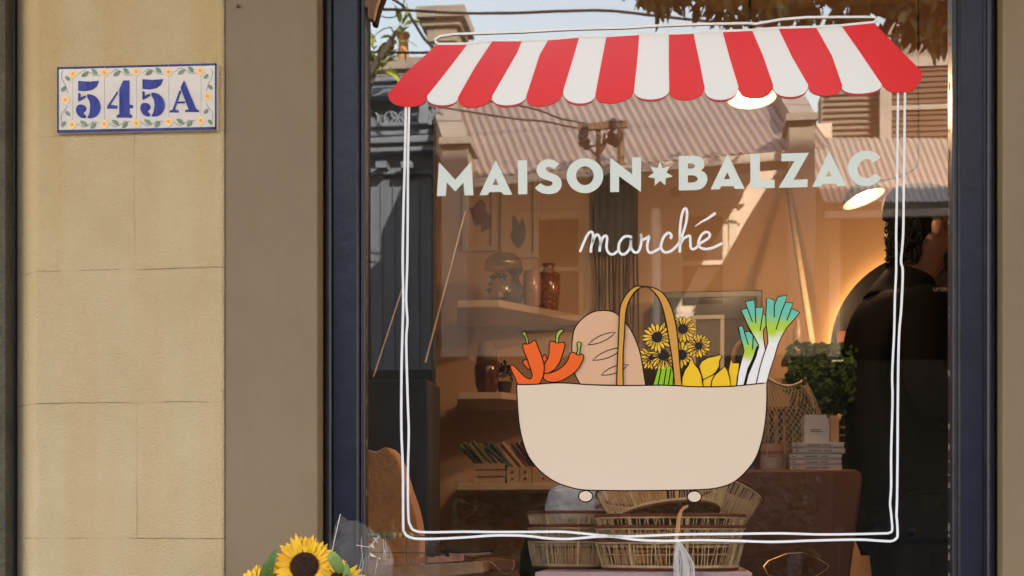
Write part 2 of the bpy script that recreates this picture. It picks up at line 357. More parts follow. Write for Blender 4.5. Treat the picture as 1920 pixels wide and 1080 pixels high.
for c in fl:
    fo = link('flower', fill([G2(ZS([(c[0] + (44 + 5 * cos(5 * k * 2 * pi / 30)) * cos(k * 2 * pi / 30), c[1] + (46 + 5 * cos(5 * k * 2 * pi / 30)) * sin(k * 2 * pi / 30)) for k in range(30)]), YS)], YS - .001, .0005), m_yel, sg)
    link('flower_centre', fill([G2(ZS(circ(c, 17, 18, 14)), YS)], YS - .0015, .0005), m_or, fo)
five = [[(322, 293), (430, 301), (540, 292), (515, 350), (470, 385), (400, 400), (322, 395)], [(322, 418), (345, 428), (342, 470), (400, 445), (400, 466), (330, 510), (320, 500)],
        smooth([(420, 436), (480, 445), (530, 485), (557, 560), (540, 630), (490, 678), (420, 685), (440, 640), (450, 560), (440, 505), (420, 470)], True, 3),
        smooth([(350, 542), (395, 560), (405, 600), (375, 632), (398, 655), (395, 685), (340, 675), (305, 630), (300, 590), (315, 555)], True, 3)]
four = [[(738, 400), (735, 430), (660, 545), (735, 555), (735, 585), (628, 585), (630, 560)], [(800, 288), (862, 288), (862, 545), (900, 550), (900, 580), (862, 580), (865, 640), (890, 660), (890, 680), (730, 680), (730, 660), (757, 645), (757, 380)]]
AA = [[(1442, 288), (1570, 590), (1600, 605), (1600, 620), (1455, 620), (1455, 605), (1490, 595), (1405, 365)], [(1395, 392), (1412, 400), (1345, 590), (1385, 610), (1380, 625), (1288, 625), (1290, 608), (1320, 600)], [(1370, 512), (1450, 510), (1450, 528), (1365, 530)]]
for nm, gl_ in (('numeral', five), ('numeral', four), ('numeral', [[(x + 680, y - 18) for x, y in l] for l in five]), ('letter', AA)):
    link(nm, join([fill([G2(ZS(l), YS)], YS - .001, .0016) for l in gl_]), m_blue, sg)

# ================================================================== vinyl drawings on the glass
def vinyl(name, c, c2=None, rough=.16): return mat(name, c, rough, c2, 6, spec=.32, lo=.3, hi=.7)
v_white = vinyl('white_vinyl', (.80, .81, .86)); v_red = vinyl('red_vinyl', (.72, .012, .022)); v_rim = vinyl('dark_red_vinyl', (.42, .03, .04)); v_mint = vinyl('pale_mint_vinyl', (.63, .70, .69))
v_bask = vinyl('cream_vinyl', (.70, .56, .45), (.68, .545, .435)); v_black = vinyl('black_line_vinyl', (.012, .008, .008)); v_bread = vinyl('bread_vinyl', (.66, .40, .26), (.62, .38, .245))
v_tan = vinyl('tan_strap_vinyl', (.62, .31, .065), (.56, .28, .06)); v_chil = vinyl('orange_chilli_vinyl', (.78, .115, .020), (.74, .13, .03)); v_stem = vinyl('green_stem_vinyl', (.28, .45, .08))
v_pet = vinyl('yellow_petal_vinyl', (.80, .50, .06), (.75, .45, .06)); v_lem = vinyl('lemon_vinyl', (.80, .50, .03)); v_disc = vinyl('dark_disc_vinyl', (.015, .012, .016), (.03, .02, .025)); v_grn = vinyl('bright_green_vinyl', (.26, .50, .03))
def decal(name, loops, layer, m, parent=None, lines=None, lmat=None, **k):
    y = -.0008 * layer; a = fill([G2(l, y) for l in loops], y, .0004)
    if lines:
        b = ribbon(lines, y - .0004); b.polygons.foreach_set('material_index', [1] * len(b.polygons))
        me = join([a, b])
        for i, p in enumerate(me.polygons): pass
        return link(name, me, [m, lmat or v_black], parent, **k)
    return link(name, a, m, parent, **k)
def closed_line(l, wd=2.3): return (list(l) + [l[0], l[1]], wd)
# ---- striped awning
A6 = lambda p: Zm(720, 40, .17708, p); A7 = lambda p: Zm(1040, 30, .1875, p); A8 = lambda p: Zm(1380, 20, .1875, p)
bounds = [A6([(570, 240), (250, 525), (45, 765)]), A6([(885, 240), (650, 545), (455, 790)]), A6([(1150, 205), (960, 490), (785, 800)]), A6([(1460, 205), (1410, 330), (1145, 790)]), A6([(1740, 195), (1650, 350), (1510, 780)]),
          A7([(245, 210), (190, 400), (85, 745)]), A7([(518, 205), (470, 450), (410, 770)]), A7([(845, 185), (825, 450), (793, 740)]), A7([(1143, 180), (1142, 450), (1146, 722)]), A7([(1388, 172), (1445, 440), (1500, 715)]), A7([(1680, 155), (1760, 450), (1838, 702)]),
          A8([(160, 195), (270, 450), (370, 740)]), A8([(425, 175), (560, 460), (722, 740)]), A8([(800, 165), (960, 450), (1062, 745)]), A8([(1055, 150), (1230, 400), (1462, 742)]), A8([(1390, 130), (1600, 350), (1868, 615)])]
lows = [A6([(245, 907)])[0], A6([(610, 905)])[0], A6([(930, 912)])[0], A6([(1300, 905)])[0], A6([(1660, 902)])[0], A7([(240, 890)])[0], A7([(560, 872)])[0], A7([(970, 850)])[0], A7([(1300, 842)])[0], A7([(1660, 855)])[0], A8([(190, 885)])[0], A8([(540, 878)])[0], A8([(890, 852)])[0], A8([(1220, 845)])[0], A8([(1640, 820)])[0]]
awd = thing('awning_decal', 'red and white striped awning drawn in vinyl across the top of the window', 'window decal', G(1230, 200))
def scallop(a, b, low, off=0):
    # rounded tongue from a round the low point to b
    ax, ay = a; bx, by = b; cx = low[0]; out = []
    for i in range(0, 13):
        t = i / 12; ang = pi * t
        x = (ax + bx) / 2 - (bx - ax) / 2 * cos(ang); base = ay + (by - ay) * t
        depth = low[1] + off - (ay + by) / 2
        x += (cx - (ax + bx) / 2) * sin(ang) * .8
        out.append((x, base + depth * sin(ang) ** .75))
    return out
for i in range(15):
    L, Rr = bounds[i], bounds[i + 1]; red = i % 2 == 0
    if i == 14: bot = A8([(1462, 742), (1520, 800), (1590, 820), (1700, 815), (1775, 800), (1850, 700), (1868, 615)])
    else: bot = scallop(L[2], Rr[2], lows[i], -3 if not red else 0)
    loop = list(L) + bot[1:-1] + [Rr[2], Rr[1], Rr[0]]
    st_ = decal('red_stripe' if red else 'white_stripe', [loop], 3 if red else 2, v_red if red else v_white, awd)
    if not red:
        b1 = scallop(L[2], Rr[2], lows[i], 1.5); decal('scallop_rim', [[L[1]] + b1 + [Rr[1]]], 1, v_rim, st_)
top = [p[0] for p in bounds]
rail = [(819, 80)] + [(x, y - 2) for x, y in top[1:15]] + [(1640, 42)]
link('top_rail', ribbon([([(821, 82)] + [(x, y - 1) for x, y in top[1:15]] + [(1633, 41.5), (1639, 41), (1643.5, 36), (1641, 31.5), (1624, 31.3), (1560, 31.5), (1511, 32), (1464, 36), (1417, 44.2), (1400, 43), (1302, 45), (1227, 48), (1171, 51.5), (1096, 53.3), (1040, 55.5), (980, 59), (920, 61), (850, 63.5), (825, 67.5), (816, 73), (817, 79), (822, 82)], 4.3)], -.0034), v_white, awd)
# ---- stall outline drawn with a double white line
lo = [(761, 198), (759, 300), (756.3, 400), (755, 492), (756, 564), (754, 641), (752.7, 705), (752.5, 803), (755.4, 884), (756, 985), (758, 997), (764, 1005), (778, 1009.6), (800, 1010.5), (823, 1010), (875, 1007.3), (925, 1004), (970, 1004), (1000, 1006), (1024, 1009), (1066, 1010.5), (1123, 1006), (1151, 1006), (1193, 1012), (1249, 1014), (1305, 1012.7), (1380, 1014), (1448, 1016), (1525, 1013.5), (1608, 1011.7), (1650, 1014), (1671, 1014.6), (1680, 1010), (1683, 1003), (1682, 977), (1681, 966), (1682, 935), (1683, 849), (1684, 704), (1686, 625), (1690, 577), (1692.8, 509), (1689.6, 489), (1693.5, 439), (1694.7, 350), (1697, 172)]
li = [(767, 199), (765, 300), (764.5, 400), (763.6, 492), (761.6, 561), (764, 603), (761.6, 642), (764.8, 762), (766.4, 811), (764.8, 885), (765.6, 966), (769.7, 986), (778, 995), (802, 998), (870, 997), (925, 997.5), (1000, 997.3), (1052, 997), (1090, 1000), (1137, 1004.5), (1179, 1005.7), (1277, 1002), (1380, 1001), (1462, 1000), (1535, 1002), (1600, 1001.5), (1658, 1000), (1667, 999), (1673, 993), (1671, 964), (1669, 943), (1671, 912), (1671, 849), (1673.6, 752), (1673, 700), (1676.6, 625), (1678, 561), (1680.5, 505), (1680.5, 437), (1682, 350), (1684, 172)]
link('outline_decal', ribbon([(smooth(lo, n=4), 4.6), (smooth(li, n=4), 4.4)], -.0006), v_white, label='double white hand drawn line framing the window drawing below the striped awning', cat='window decal')
# ---- lettering
L1 = lambda p: Zm(810, 270, .114583, p); L2 = lambda p: Zm(1000, 270, .140625, p); L3 = lambda p: Zm(1210, 270, .130208, p); L4 = lambda p: Zm(1430, 270, .130208, p)
nm = thing('shop_name_lettering', 'pale mint capital letters MAISON BALZAC with a star between, on the glass', 'lettering', G(1235, 367))
Ash = lambda o, h: [o, h]
letters = [[L1([(113, 295), (380, 585), (642, 285), (680, 838), (535, 843), (515, 630), (380, 775), (240, 625), (228, 850), (80, 853)])],
 [L1([(1043, 262), (1315, 830), (1170, 830), (1140, 785), (935, 785), (915, 835), (778, 838)]), L1([(1043, 553), (1090, 672), (988, 672)])],
 [L1([(1405, 268), (1555, 265), (1560, 820), (1410, 824)])],
 [L2([(348, 262), (282, 335)] + smooth([(282, 335), (250, 314), (205, 303), (172, 318), (163, 338), (178, 360), (215, 380), (300, 412), (350, 452), (377, 515), (365, 590), (320, 640), (260, 662), (200, 667), (120, 655), (60, 622), (20, 585)], n=3)[1:] + smooth([(98, 520), (130, 545), (180, 561), (220, 560), (250, 545), (256, 522), (240, 500), (200, 485), (110, 455), (62, 412), (43, 350), (55, 290), (95, 240), (155, 210), (215, 204), (285, 220), (348, 262)], n=3)[:-1])],
 [L2(circ((688, 422), 244, 233, 48)), L2(circ((687, 422), 118, 126, 40))],
 [L2([(1025, 178), (1318, 405), (1318, 178), (1437, 178), (1437, 640), (1143, 428), (1143, 640), (1025, 640)])],
 [L2([(1690, 230), (1720, 322), (1822, 292), (1778, 380), (1862, 432), (1764, 458), (1763, 550), (1690, 490), (1618, 555), (1620, 458), (1527, 440), (1606, 383), (1560, 297), (1657, 322)])],
 [L3([(482, 175), (700, 168)] + smooth([(700, 168), (790, 185), (840, 235), (848, 300), (835, 350), (800, 382)], n=3)[1:] + smooth([(800, 382), (855, 412), (890, 470), (890, 540), (850, 610), (790, 650), (700, 664)], n=3)[1:] + [(482, 668)]), L3([(612, 278), (670, 278), (705, 292), (716, 316), (705, 342), (670, 353), (612, 353)]), L3([(612, 450), (690, 450), (740, 470), (756, 502), (740, 538), (690, 555), (612, 555)])],
 [L3([(1185, 143), (1430, 645), (1295, 648), (1272, 606), (1090, 608), (1072, 652), (940, 655)]), L3([(1180, 405), (1222, 505), (1135, 507)])],
 [L3([(1512, 145), (1648, 138), (1652, 520), (1862, 515), (1862, 632), (1515, 637)])],
 [L4([(270, 138), (668, 125), (445, 515), (648, 508), (645, 622), (230, 630), (460, 245), (270, 250)])],
 [L4([(958, 102), (1205, 603), (1072, 608), (1050, 571), (855, 577), (840, 615), (715, 620)]), L4([(952, 370), (997, 465), (908, 470)])],
 [L4(smooth([(1700, 200), (1650, 140), (1580, 105), (1480, 97), (1380, 120), (1290, 185), (1237, 280), (1227, 370), (1255, 460), (1310, 540), (1390, 592), (1490, 606), (1580, 590), (1660, 540), (1712, 480)], n=3) + smooth([(1608, 425), (1570, 470), (1520, 490), (1460, 487), (1400, 450), (1370, 392), (1370, 330), (1400, 268), (1450, 227), (1510, 216), (1560, 235), (1590, 268)], n=3))]]
for i, l in enumerate(letters): decal('star' if i == 6 else 'letter', l, 1, v_mint, nm)
LM = lambda p: Zm(1070, 370, .15625, p)
strokes = [[(112, 655), (150, 560), (190, 470), (228, 418), (255, 418), (270, 450), (262, 520), (246, 600), (243, 662)], [(258, 560), (285, 480), (318, 446), (345, 475), (360, 540), (352, 600), (347, 652)], [(352, 580), (385, 485), (425, 462), (438, 500), (430, 580), (440, 640), (475, 678), (520, 678), (575, 632)],
           [(735, 478), (690, 466), (640, 476), (592, 530), (574, 600), (588, 660), (630, 685), (680, 655), (715, 590), (725, 485)], [(725, 485), (722, 590), (745, 640), (780, 662), (812, 648), (835, 600), (850, 520), (844, 435)], [(844, 435), (852, 500), (890, 500), (948, 462)], [(945, 465), (922, 560), (924, 630), (955, 665), (1005, 648), (1075, 608)],
           [(1195, 498), (1210, 465), (1190, 430), (1155, 434), (1110, 490), (1085, 570), (1092, 622), (1130, 658), (1190, 650), (1250, 605), (1310, 530), (1352, 420), (1388, 290), (1397, 180), (1380, 133), (1350, 160), (1325, 260), (1312, 400), (1312, 550), (1310, 662)], [(1318, 560), (1350, 500), (1400, 468), (1432, 466), (1436, 540), (1442, 600), (1470, 622), (1510, 600), (1560, 548), (1600, 525), (1660, 480), (1668, 440), (1630, 415), (1580, 440), (1545, 500), (1532, 560), (1555, 600), (1620, 620), (1700, 605), (1770, 575), (1818, 552)]]
ac = [(1490, 350), (1560, 300), (1650, 250), (1740, 188)]
link('cursive_lettering', ribbon([(smooth(LM(s), n=6), 4.8) for s in strokes] + [(LM(ac), [1, 3.2, 4.6, 5])], -.0006), v_white, label='white handwritten word marché under the shop name on the glass', cat='lettering')
# ---- shopping basket drawing
bk = thing('basket_decal', 'drawing of a cream basket of bread, chillies, sunflowers, lemons and leeks on the glass', 'window decal', G(1203, 945))
ZB = lambda p: Zm(960, 700, .260417, p)
body = ZB(smooth([(33, 80), (150, 80), (280, 70), (400, 70), (560, 82), (800, 88), (1050, 85), (1170, 88), (1300, 96), (1450, 97), (1600, 92), (1720, 80), (1835, 68)], n=3) + smooth([(1835, 200), (1825, 340), (1800, 480), (1760, 600), (1700, 690), (1610, 775), (1520, 815), (1400, 835), (1200, 841), (900, 845), (640, 843), (500, 838), (400, 815), (300, 775), (200, 700), (120, 600), (75, 480), (50, 350), (38, 200)], n=3))
decal('basket_body', [body], 9, v_bask, bk, [closed_line(body)])
for c in ((530, 885), (1313, 888)):
    f_ = ZB(circ(c, 51, 41)); decal('foot', [f_], 9, v_bask, bk, [closed_line(f_)])
Z2 = lambda p: Zm(1060, 530, .19449, p); Z1 = lambda p: Zm(940, 600, .1296, p); Z3 = lambda p: Zm(1190, 570, .15742, p); Z4 = lambda p: Zm(1360, 540, .17604, p)
brd = Z2(smooth([(140, 975), (90, 880), (68, 790), (62, 660), (66, 560), (85, 450), (140, 370), (220, 305), (300, 272), (400, 268), (470, 285), (525, 325), (585, 390), (640, 470), (690, 580), (725, 690), (750, 830), (775, 990)], n=3))
sl_ = [lens(*Z2([(218, 598), (485, 478)]), 12), lens(*Z2([(262, 748), (560, 628)]), 13), lens(*Z2([(345, 890), (608, 790)]), 13)]
decal('bread', [brd], 1, v_bread, bk, [(brd, 2.3)] + [closed_line(l, 1.8) for l in sl_])
s1 = Z2(smooth([(495, 990), (500, 800), (510, 600), (520, 350), (530, 230), (570, 140), (630, 65), (690, 32), (765, 37)], n=3) + smooth([(765, 40), (720, 50), (660, 100), (610, 190), (582, 300), (570, 500), (557, 700), (557, 990)], n=3))
s2 = Z2(smooth([(765, 38), (800, 38), (880, 60), (950, 110), (1010, 210), (1050, 330), (1080, 500), (1105, 800), (1125, 995)], n=3) + smooth([(1055, 990), (1035, 780), (1005, 580), (975, 400), (940, 250), (900, 150), (850, 85), (800, 42)], n=3))
decal('handle', [s1], 6, v_tan, bk, [closed_line(s1)]); decal('handle', [s2], 6, v_tan, bk, [closed_line(s2)])
ch_ = [([(310, 600), (330, 580), (372, 575), (430, 660), (450, 740), (380, 700), (330, 650)], None, 3), ([(592, 540), (605, 515), (630, 500), (665, 580), (640, 660), (600, 640)], None, 3),
 ([(710, 310), (690, 400), (690, 480), (670, 560), (620, 640), (600, 720), (630, 775), (720, 750), (790, 690), (850, 600), (890, 480), (920, 370), (900, 322), (850, 325), (800, 325), (750, 310)], [(785, 325), (785, 240), (810, 170), (870, 130), (900, 155), (850, 210), (830, 260), (826, 325)], 4),
 ([(1020, 465), (985, 500), (960, 580), (900, 660), (800, 730), (700, 765), (615, 775), (600, 820), (650, 880), (750, 900), (860, 880), (960, 830), (1060, 760), (1130, 680), (1180, 580), (1190, 520), (1165, 495), (1110, 502), (1060, 475)], [(1085, 497), (1105, 420), (1095, 325), (1155, 328), (1140, 420), (1130, 500)], 5),
 ([(320, 345), (310, 390), (330, 460), (365, 540), (400, 640), (430, 730), (445, 800), (430, 845), (395, 850), (330, 810), (250, 730), (180, 660), (145, 648), (130, 670), (150, 740), (200, 840), (245, 930), (400, 935), (540, 925), (590, 850), (615, 760), (620, 660), (595, 560), (560, 460), (520, 360), (485, 290), (430, 325), (380, 348)], [(390, 345), (385, 270), (360, 210), (335, 165), (295, 195), (330, 225), (355, 280), (365, 345)], 6)]
for o_, st2, ly in ch_:
    p = Z1(smooth(o_, True, 3)); c_ = decal('chilli', [p], ly, v_chil, bk, [closed_line(p, 2.0)])
    if st2: q = Z1(smooth(st2, True, 2)); decal('stem', [q], ly + .45, v_stem, c_, [closed_line(q, 1.8)])
rs = random.Random(11)
def sunflower(c, rc, rp, ly, n=17, a0=0, a1=360, rj=.16):
    pet = []
    for k in range(n):
        a = R(a0 + (a1 - a0) * k / n + rs.uniform(-5, 5)); r = rp * rs.uniform(1 - rj, 1 + rj * .6); wd = rs.uniform(6.2, 8.2)
        A = (c[0] + rc * .8 * cos(a), c[1] + rc * .8 * sin(a)); B = (c[0] + r * cos(a + rs.uniform(-.1, .1)), c[1] + r * sin(a))
        pet.append((A, B, wd))
    y = -.0008 * ly
    f = decal('sunflower', [Z3(circ(c, rc, rc, 26))], ly + .6, v_disc, bk)
    ms = []
    for i, (A, B, wd) in enumerate(pet):
        yy = y + .0003 - .00003 * (i % 5); l = lens(*Z3([A, B]), wd); a = fill([G2(l, yy)], yy, .00002); b = ribbon([closed_line(l, 1.25)], yy - .00012); b.polygons.foreach_set('material_index', [1] * len(b.polygons)); ms += [a, b]
    link('petals', join(ms), [v_pet, v_black], f)
sunflower((345, 612), 62, 200, 1, 20, -10, 205); sunflower((200, 640), 30, 150, .6, 13, 20, 250, .3); sunflower((560, 605), 62, 168, 2, 17); sunflower((575, 297), 60, 178, 2.6, 18); sunflower((762, 500), 44, 150, 3.2, 19); sunflower((268, 395), 64, 190, 3.8, 19)
gs = Z3([(215, 975), (245, 860), (272, 785), (350, 765), (440, 755), (490, 975)])
decal('flower_stems', [gs], 3.2, v_grn, bk, [(Z3([(a, 975), (b, 770)]), 2.2) for a, b in ((275, 318), (345, 378), (400, 432), (455, 470))] + [(Z3([(215, 975), (272, 785)]), 1.6)])
lm = [([(765, 740), (800, 680), (880, 635), (950, 622), (1020, 603), (1042, 622), (1010, 680), (1010, 740), (970, 810), (900, 870), (815, 905)], 2), ([(815, 985), (812, 905), (960, 830), (1000, 820), (985, 985)], 2.5), ([(1135, 985), (1128, 850), (1115, 800), (1143, 662), (1170, 700), (1250, 705), (1215, 985)], 1.8), ([(910, 985), (920, 910), (960, 840), (1030, 780), (1075, 743), (1110, 800), (1135, 890), (1142, 985)], 3.5), ([(562, 985), (565, 880), (598, 785), (640, 730), (660, 668), (697, 665), (708, 710), (760, 770), (795, 850), (812, 985)], 4.5)]
for l, ly in lm: p = Z3(l); decal('lemon', [p], ly, v_lem, bk, [closed_line(p, 2.0)])
def leek_mat(name, p0, p1, p2, p3):
    m = vinyl(name, (.8, .78, .8)); t = m.node_tree; n = t.nodes; ge = n.new('ShaderNodeNewGeometry'); sp = n.new('ShaderNodeSeparateXYZ'); mr = n.new('ShaderNodeMapRange'); rp = n.new('ShaderNodeValToRGB'); nz = n.new('ShaderNodeTexNoise'); nz.inputs['Scale'].default_value = 45
    ad = n.new('ShaderNodeMath'); ad.operation = 'MULTIPLY_ADD'; ad.inputs[1].default_value = .03
    t.links.new(ge.outputs['Position'], sp.inputs[0]); t.links.new(ge.outputs['Position'], nz.inputs['Vector']); t.links.new(nz.outputs['Fac'], ad.inputs[0]); t.links.new(sp.outputs[2], ad.inputs[2])
    t.links.new(ad.outputs[0], mr.inputs['Value'])
    mr.inputs['From Min'].default_value = G(1450, p3).z + .015; mr.inputs['From Max'].default_value = G(1450, p0).z + .015
    L = p3 - p0; e = rp.color_ramp.elements; e[0].position = .02; e[0].color = (.78, .76, .78, 1); e[1].position = 1 - (p1 - p0) / L * .8; e[1].color = (.14, .50, .40, 1)
    a = e.new((p3 - p2) / L); a.color = (.45, .58, .05, 1); b = e.new(1 - (p1 - p0) / L * 1.35); b.color = (.36, .56, .08, 1)
    t.links.new(mr.outputs[0], rp.inputs[0]); t.links.new(rp.outputs[0], n['Principled BSDF'].inputs['Base Color']); return m
def zy(y): return 540 + .17604 * y
lkA = leek_mat('leek_painted_vinyl', zy(90), zy(310), zy(460), zy(600)); lkB = leek_mat('small_leek_painted_vinyl', zy(405), zy(570), zy(690), zy(800))
k1 = Z4([(118, 1040), (130, 940), (165, 800), (200, 670), (190, 620), (165, 540), (140, 415), (185, 405), (205, 470), (255, 460), (300, 510), (354, 605), (352, 650), (300, 760), (250, 860), (205, 1035)])
k2 = Z4([(200, 1033), (270, 860), (330, 720), (355, 605), (300, 505), (240, 400), (200, 310), (166, 235), (235, 215), (213, 145), (308, 128), (318, 208), (405, 203), (397, 285), (425, 283), (438, 320), (440, 400), (405, 450), (408, 540), (425, 650), (440, 645), (400, 780), (340, 1020)])
k3 = Z4([(330, 1020), (365, 860), (400, 740), (435, 640), (455, 580), (448, 490), (435, 400), (432, 270), (440, 105), (520, 122), (522, 190), (560, 92), (655, 78), (640, 150), (722, 160), (705, 215), (795, 260), (720, 350), (650, 430), (600, 520), (560, 610), (520, 750), (480, 870), (440, 1010)])
decal('leek', [k1], 2, lkB, bk, [closed_line(k1, 1.9)] + [(Z4(q), 2.0) for q in ([(205, 470), (245, 605)], [(298, 510), (290, 655)])])
decal('leek', [k2], 3, lkA, bk, [closed_line(k2, 1.9), (Z4([(350, 620), (300, 760), (250, 860), (208, 1033)]), 5)] + [(Z4(q), 2.0) for q in ([(235, 215), (290, 365)], [(318, 208), (325, 375)], [(395, 290), (372, 452)])])
decal('leek', [k3], 4, lkA, bk, [closed_line(k3, 1.9)] + [(Z4(q), 2.0) for q in ([(520, 190), (522, 312)], [(640, 150), (600, 250), (540, 445)], [(705, 215), (655, 345)])])
# ================================================================== the street opposite, seen in the glass
def P3(px, py, m): return MI(px, py, m)
class RB(MB):
    def slab(s, px0, px1, py0, py1, m, th, mi=0):     # box standing at distance m whose face spans these photo pixels
        a = P3((px0), (py0 + py1) / 2, m); b = P3(px1, (py0 + py1) / 2, m); c = P3((px0 + px1) / 2, py0, m); d = P3((px0 + px1) / 2, py1, m)
        return s.box(a.x, b.x, -m - th, -m, d.z, c.z, mi)
    def quad(s, pts, m, th, mi=0):                     # sloping outline in a plane at distance m
        return s.prism([(p.x, p.z) for p in (P3(x, y, m) for x, y in pts)], -m - th, -m, mi)
def corrugated(name, e0, e1, r0, r1, n, m, parent, amp=.012):
    e0, e1, r0, r1 = map(Vector, (e0, e1, r0, r1)); nrm = (e1 - e0).cross(r0 - e0).normalized()
    if nrm.z < 0: nrm = -nrm
    vs = []; k = n * 8
    for i in range(k + 1):
        u = i / k; h = nrm * amp * sin(2 * pi * u * n)
        for v in (0, .5, 1): vs.append((e0.lerp(e1, u)).lerp(r0.lerp(r1, u), v) + h)
    fs = [(i * 3 + j, i * 3 + j + 1, i * 3 + j + 4, i * 3 + j + 3) for i in range(k) for j in range(2)]
    b = MB(); b.add(vs, fs); b.add([v - nrm * .006 for v in vs], fs)
    return b.build(name, m, parent, smooth=60)
m_peach = mat('cottage_render', (.85, .67, .53), .85, (.74, .57, .44), 1.5, bump=.2, bscale=40)
m_trim = mat('cottage_trim', (.78, .66, .53), .7, (.66, .55, .43), 3)
m_sash = mat('dark_window_pane', (.05, .04, .035), .12, (.10, .08, .06), 2)
m_roof = mat('corrugated_iron', (.36, .265, .20), .5, (.29, .21, .155), 1.2, metal=.15)
m_roofb = mat('pale_corrugated_iron', (.40, .33, .265), .5, (.33, .27, .215), 1.5, metal=.1)
m_slate = mat('slate_blue_paint', (.16, .18, .21), .6, (.125, .14, .165), 1.6, stretch=(3, 1, .3))
m_slat2 = mat('slate_blue_trim', (.22, .25, .29), .6, (.16, .18, .21), 4)
m_stone = mat('warm_sandstone', (.36, .30, .23), .85, (.28, .23, .18), 4, bump=.4, bscale=25)
m_terra = mat('terracotta', (.62, .30, .10), .8, (.50, .22, .07), 8)
m_base = mat('dark_plinth_stone', (.045, .044, .04), .85, (.03, .03, .028), 3)
m_hedge = mat('hedge_leaf', (.025, .04, .015), .7, (.05, .065, .025), 30)
m_wire = mat('black_cable', (.03, .022, .018), .7)
m_iron = mat('dark_iron', (.02, .022, .025), .5)
m_grey = mat('weathered_boards', (.30, .25, .20), .8, (.24, .20, .16), 3)
m_lou = mat('brown_louvre', (.17, .10, .055), .7, (.13, .075, .04), 5)
# ---- the rendered cottage
ct = thing('rendered_cottage', 'peach rendered cottage with a corrugated iron verandah roof across the street', 'house', P3(1150, 1000, 9))
b = RB(); b.quad([(812, 300), (1560, 230), (1560, 668), (812, 668)], 9.0, .3); b.build('wall', m_peach, ct)
b = RB(); b.slab(812, 1560, 669, 1265, 8.9, .4); b.build('base', m_base, ct)
E0, E1, R0, R1 = P3(850, 336, 7.5), P3(1560, 275, 7.5), P3(772, 108, 10.8), P3(1420, 78, 10.8)
corrugated('roof', E0, E1, R0, R1, 46, m_roof, ct, amp=.009)
b = RB(); b.quad([(850, 338), (1500, 281), (1500, 297), (850, 354)], 7.47, .06); b.build('gutter', m_trim, ct)
b = RB(); b.quad([(850, 356), (1500, 299), (1500, 312), (850, 369)], 7.62, .05); b.build('fascia', m_peach, ct)
def cwindow(x0, x1, y0, y1, rail):
    f = RB(); f.slab(x0 - 27, x0 - 12, y0 - 20, y1 + 14, 8.98, .05); f.slab(x1 + 12, x1 + 27, y0 - 20, y1 + 14, 8.98, .05); f.slab(x0 - 42, x1 + 42, y0 - 38, y0 - 21, 8.94, .09); f.slab(x0 - 34, x1 + 34, y1 + 15, y1 + 28, 8.92, .12)
    f.slab(x0 - 11, x0, y0 - 20, y1 + 14, 8.99, .04); f.slab(x1, x1 + 11, y0 - 20, y1 + 14, 8.99, .04); f.slab(x0, x1, rail - 4, rail + 4, 8.96, .03); f.slab(x0, x1, y0 - 20, y0 - 1, 8.99, .04)
    o = f.build('window', m_trim, ct); p = RB(); p.slab(x0, x1, y0, y1, 8.985, .01); p.build('pane', m_sash, o)
cwindow(1010, 1085, 412, 590, 505); cwindow(1280, 1355, 405, 570, 493)
d = RB(); d.slab(1115, 1195, 318, 478, 8.97, .03); dr = d.build('door', m_trim, ct)
d = RB()
for i in range(9): 
    x = 1117 + i * 8.8; d.slab(x, x + 4.2 + (i % 3), 478 + (i * 7 % 11), 640, 8.96, .02)
d.build('strip_curtain', m_peach, dr)
v = RB(); v.slab(1424, 1452, 392, 418, 8.97, .05)
for k in range(4): v.slab(1427, 1449, 395 + k * 5.5, 398 + k * 5.5, 8.95, .02)
v.build('wall_vent', m_trim, ct, bevel=.004)
v = RB(); v.slab(1420, 1450, 428, 462, 8.9, .1); v.build('meter_box', m_trim, ct, bevel=.006)
v = MB(); c = P3(1266, 362, 8.97); v.lathe([(.045, 0), (.05, .02), (.035, .035), (0, .035)], c, 18, M=Matrix.Rotation(-pi / 2, 3, 'X')); v.build('round_vent', m_slate, ct)
b = RB(); b.slab(1222, 1238, 388, 668, 7.7, .12); b.build('verandah_post', m_trim, ct)
b = RB(); b.slab(1553, 1575, 392, 668, 7.7, .15); b.slab(1546, 1582, 384, 394, 7.66, .22); b.build('verandah_post', m_trim, ct)
# party walls with stone caps
def pier(x0, x1, yt, yb, m, back, bx, by):
    b = RB(); b.slab(x0, x1, yt + 14, yb, m, .35); b.slab(x0 - 6, x1 + 6, yt, yt + 13, m - .05, .45)
    A = [P3(x0, yt, m + .46), P3(x1, yt, m + .46), P3(bx + x1 - x0, by, back), P3(bx, by, back)]
    b.hexa([a - Vector((0, 0, .22)) for a in A] + A)
    return b.build('party_wall', m_stone, ct)
pier(828, 876, 256, 668, 7.35, 10.9, 782, 120); pier(1480, 1528, 212, 668, 7.35, 10.9, 1405, 80)
ck = RB()
for x0, x1, y0, y1, g in ((780, 870, 10, 30, 0), (790, 862, 31, 47, .06), (800, 855, 48, 76, .1), (806, 849, 77, 210, .13)): ck.slab(x0, x1, y0, y1, 10.6 + g, .7 - 2 * g)
ck.build('chimney', m_stone, ct)
cp = MB(); pb = P3(756, 112, 10.9); s = .0052
cp.lathe([(.062, 0), (.066, .03), (.052, .06), (.048, .20), (.062, .225), (.068, .25), (.062, .27), (.048, .275), (.040, .20)], pb, 20)
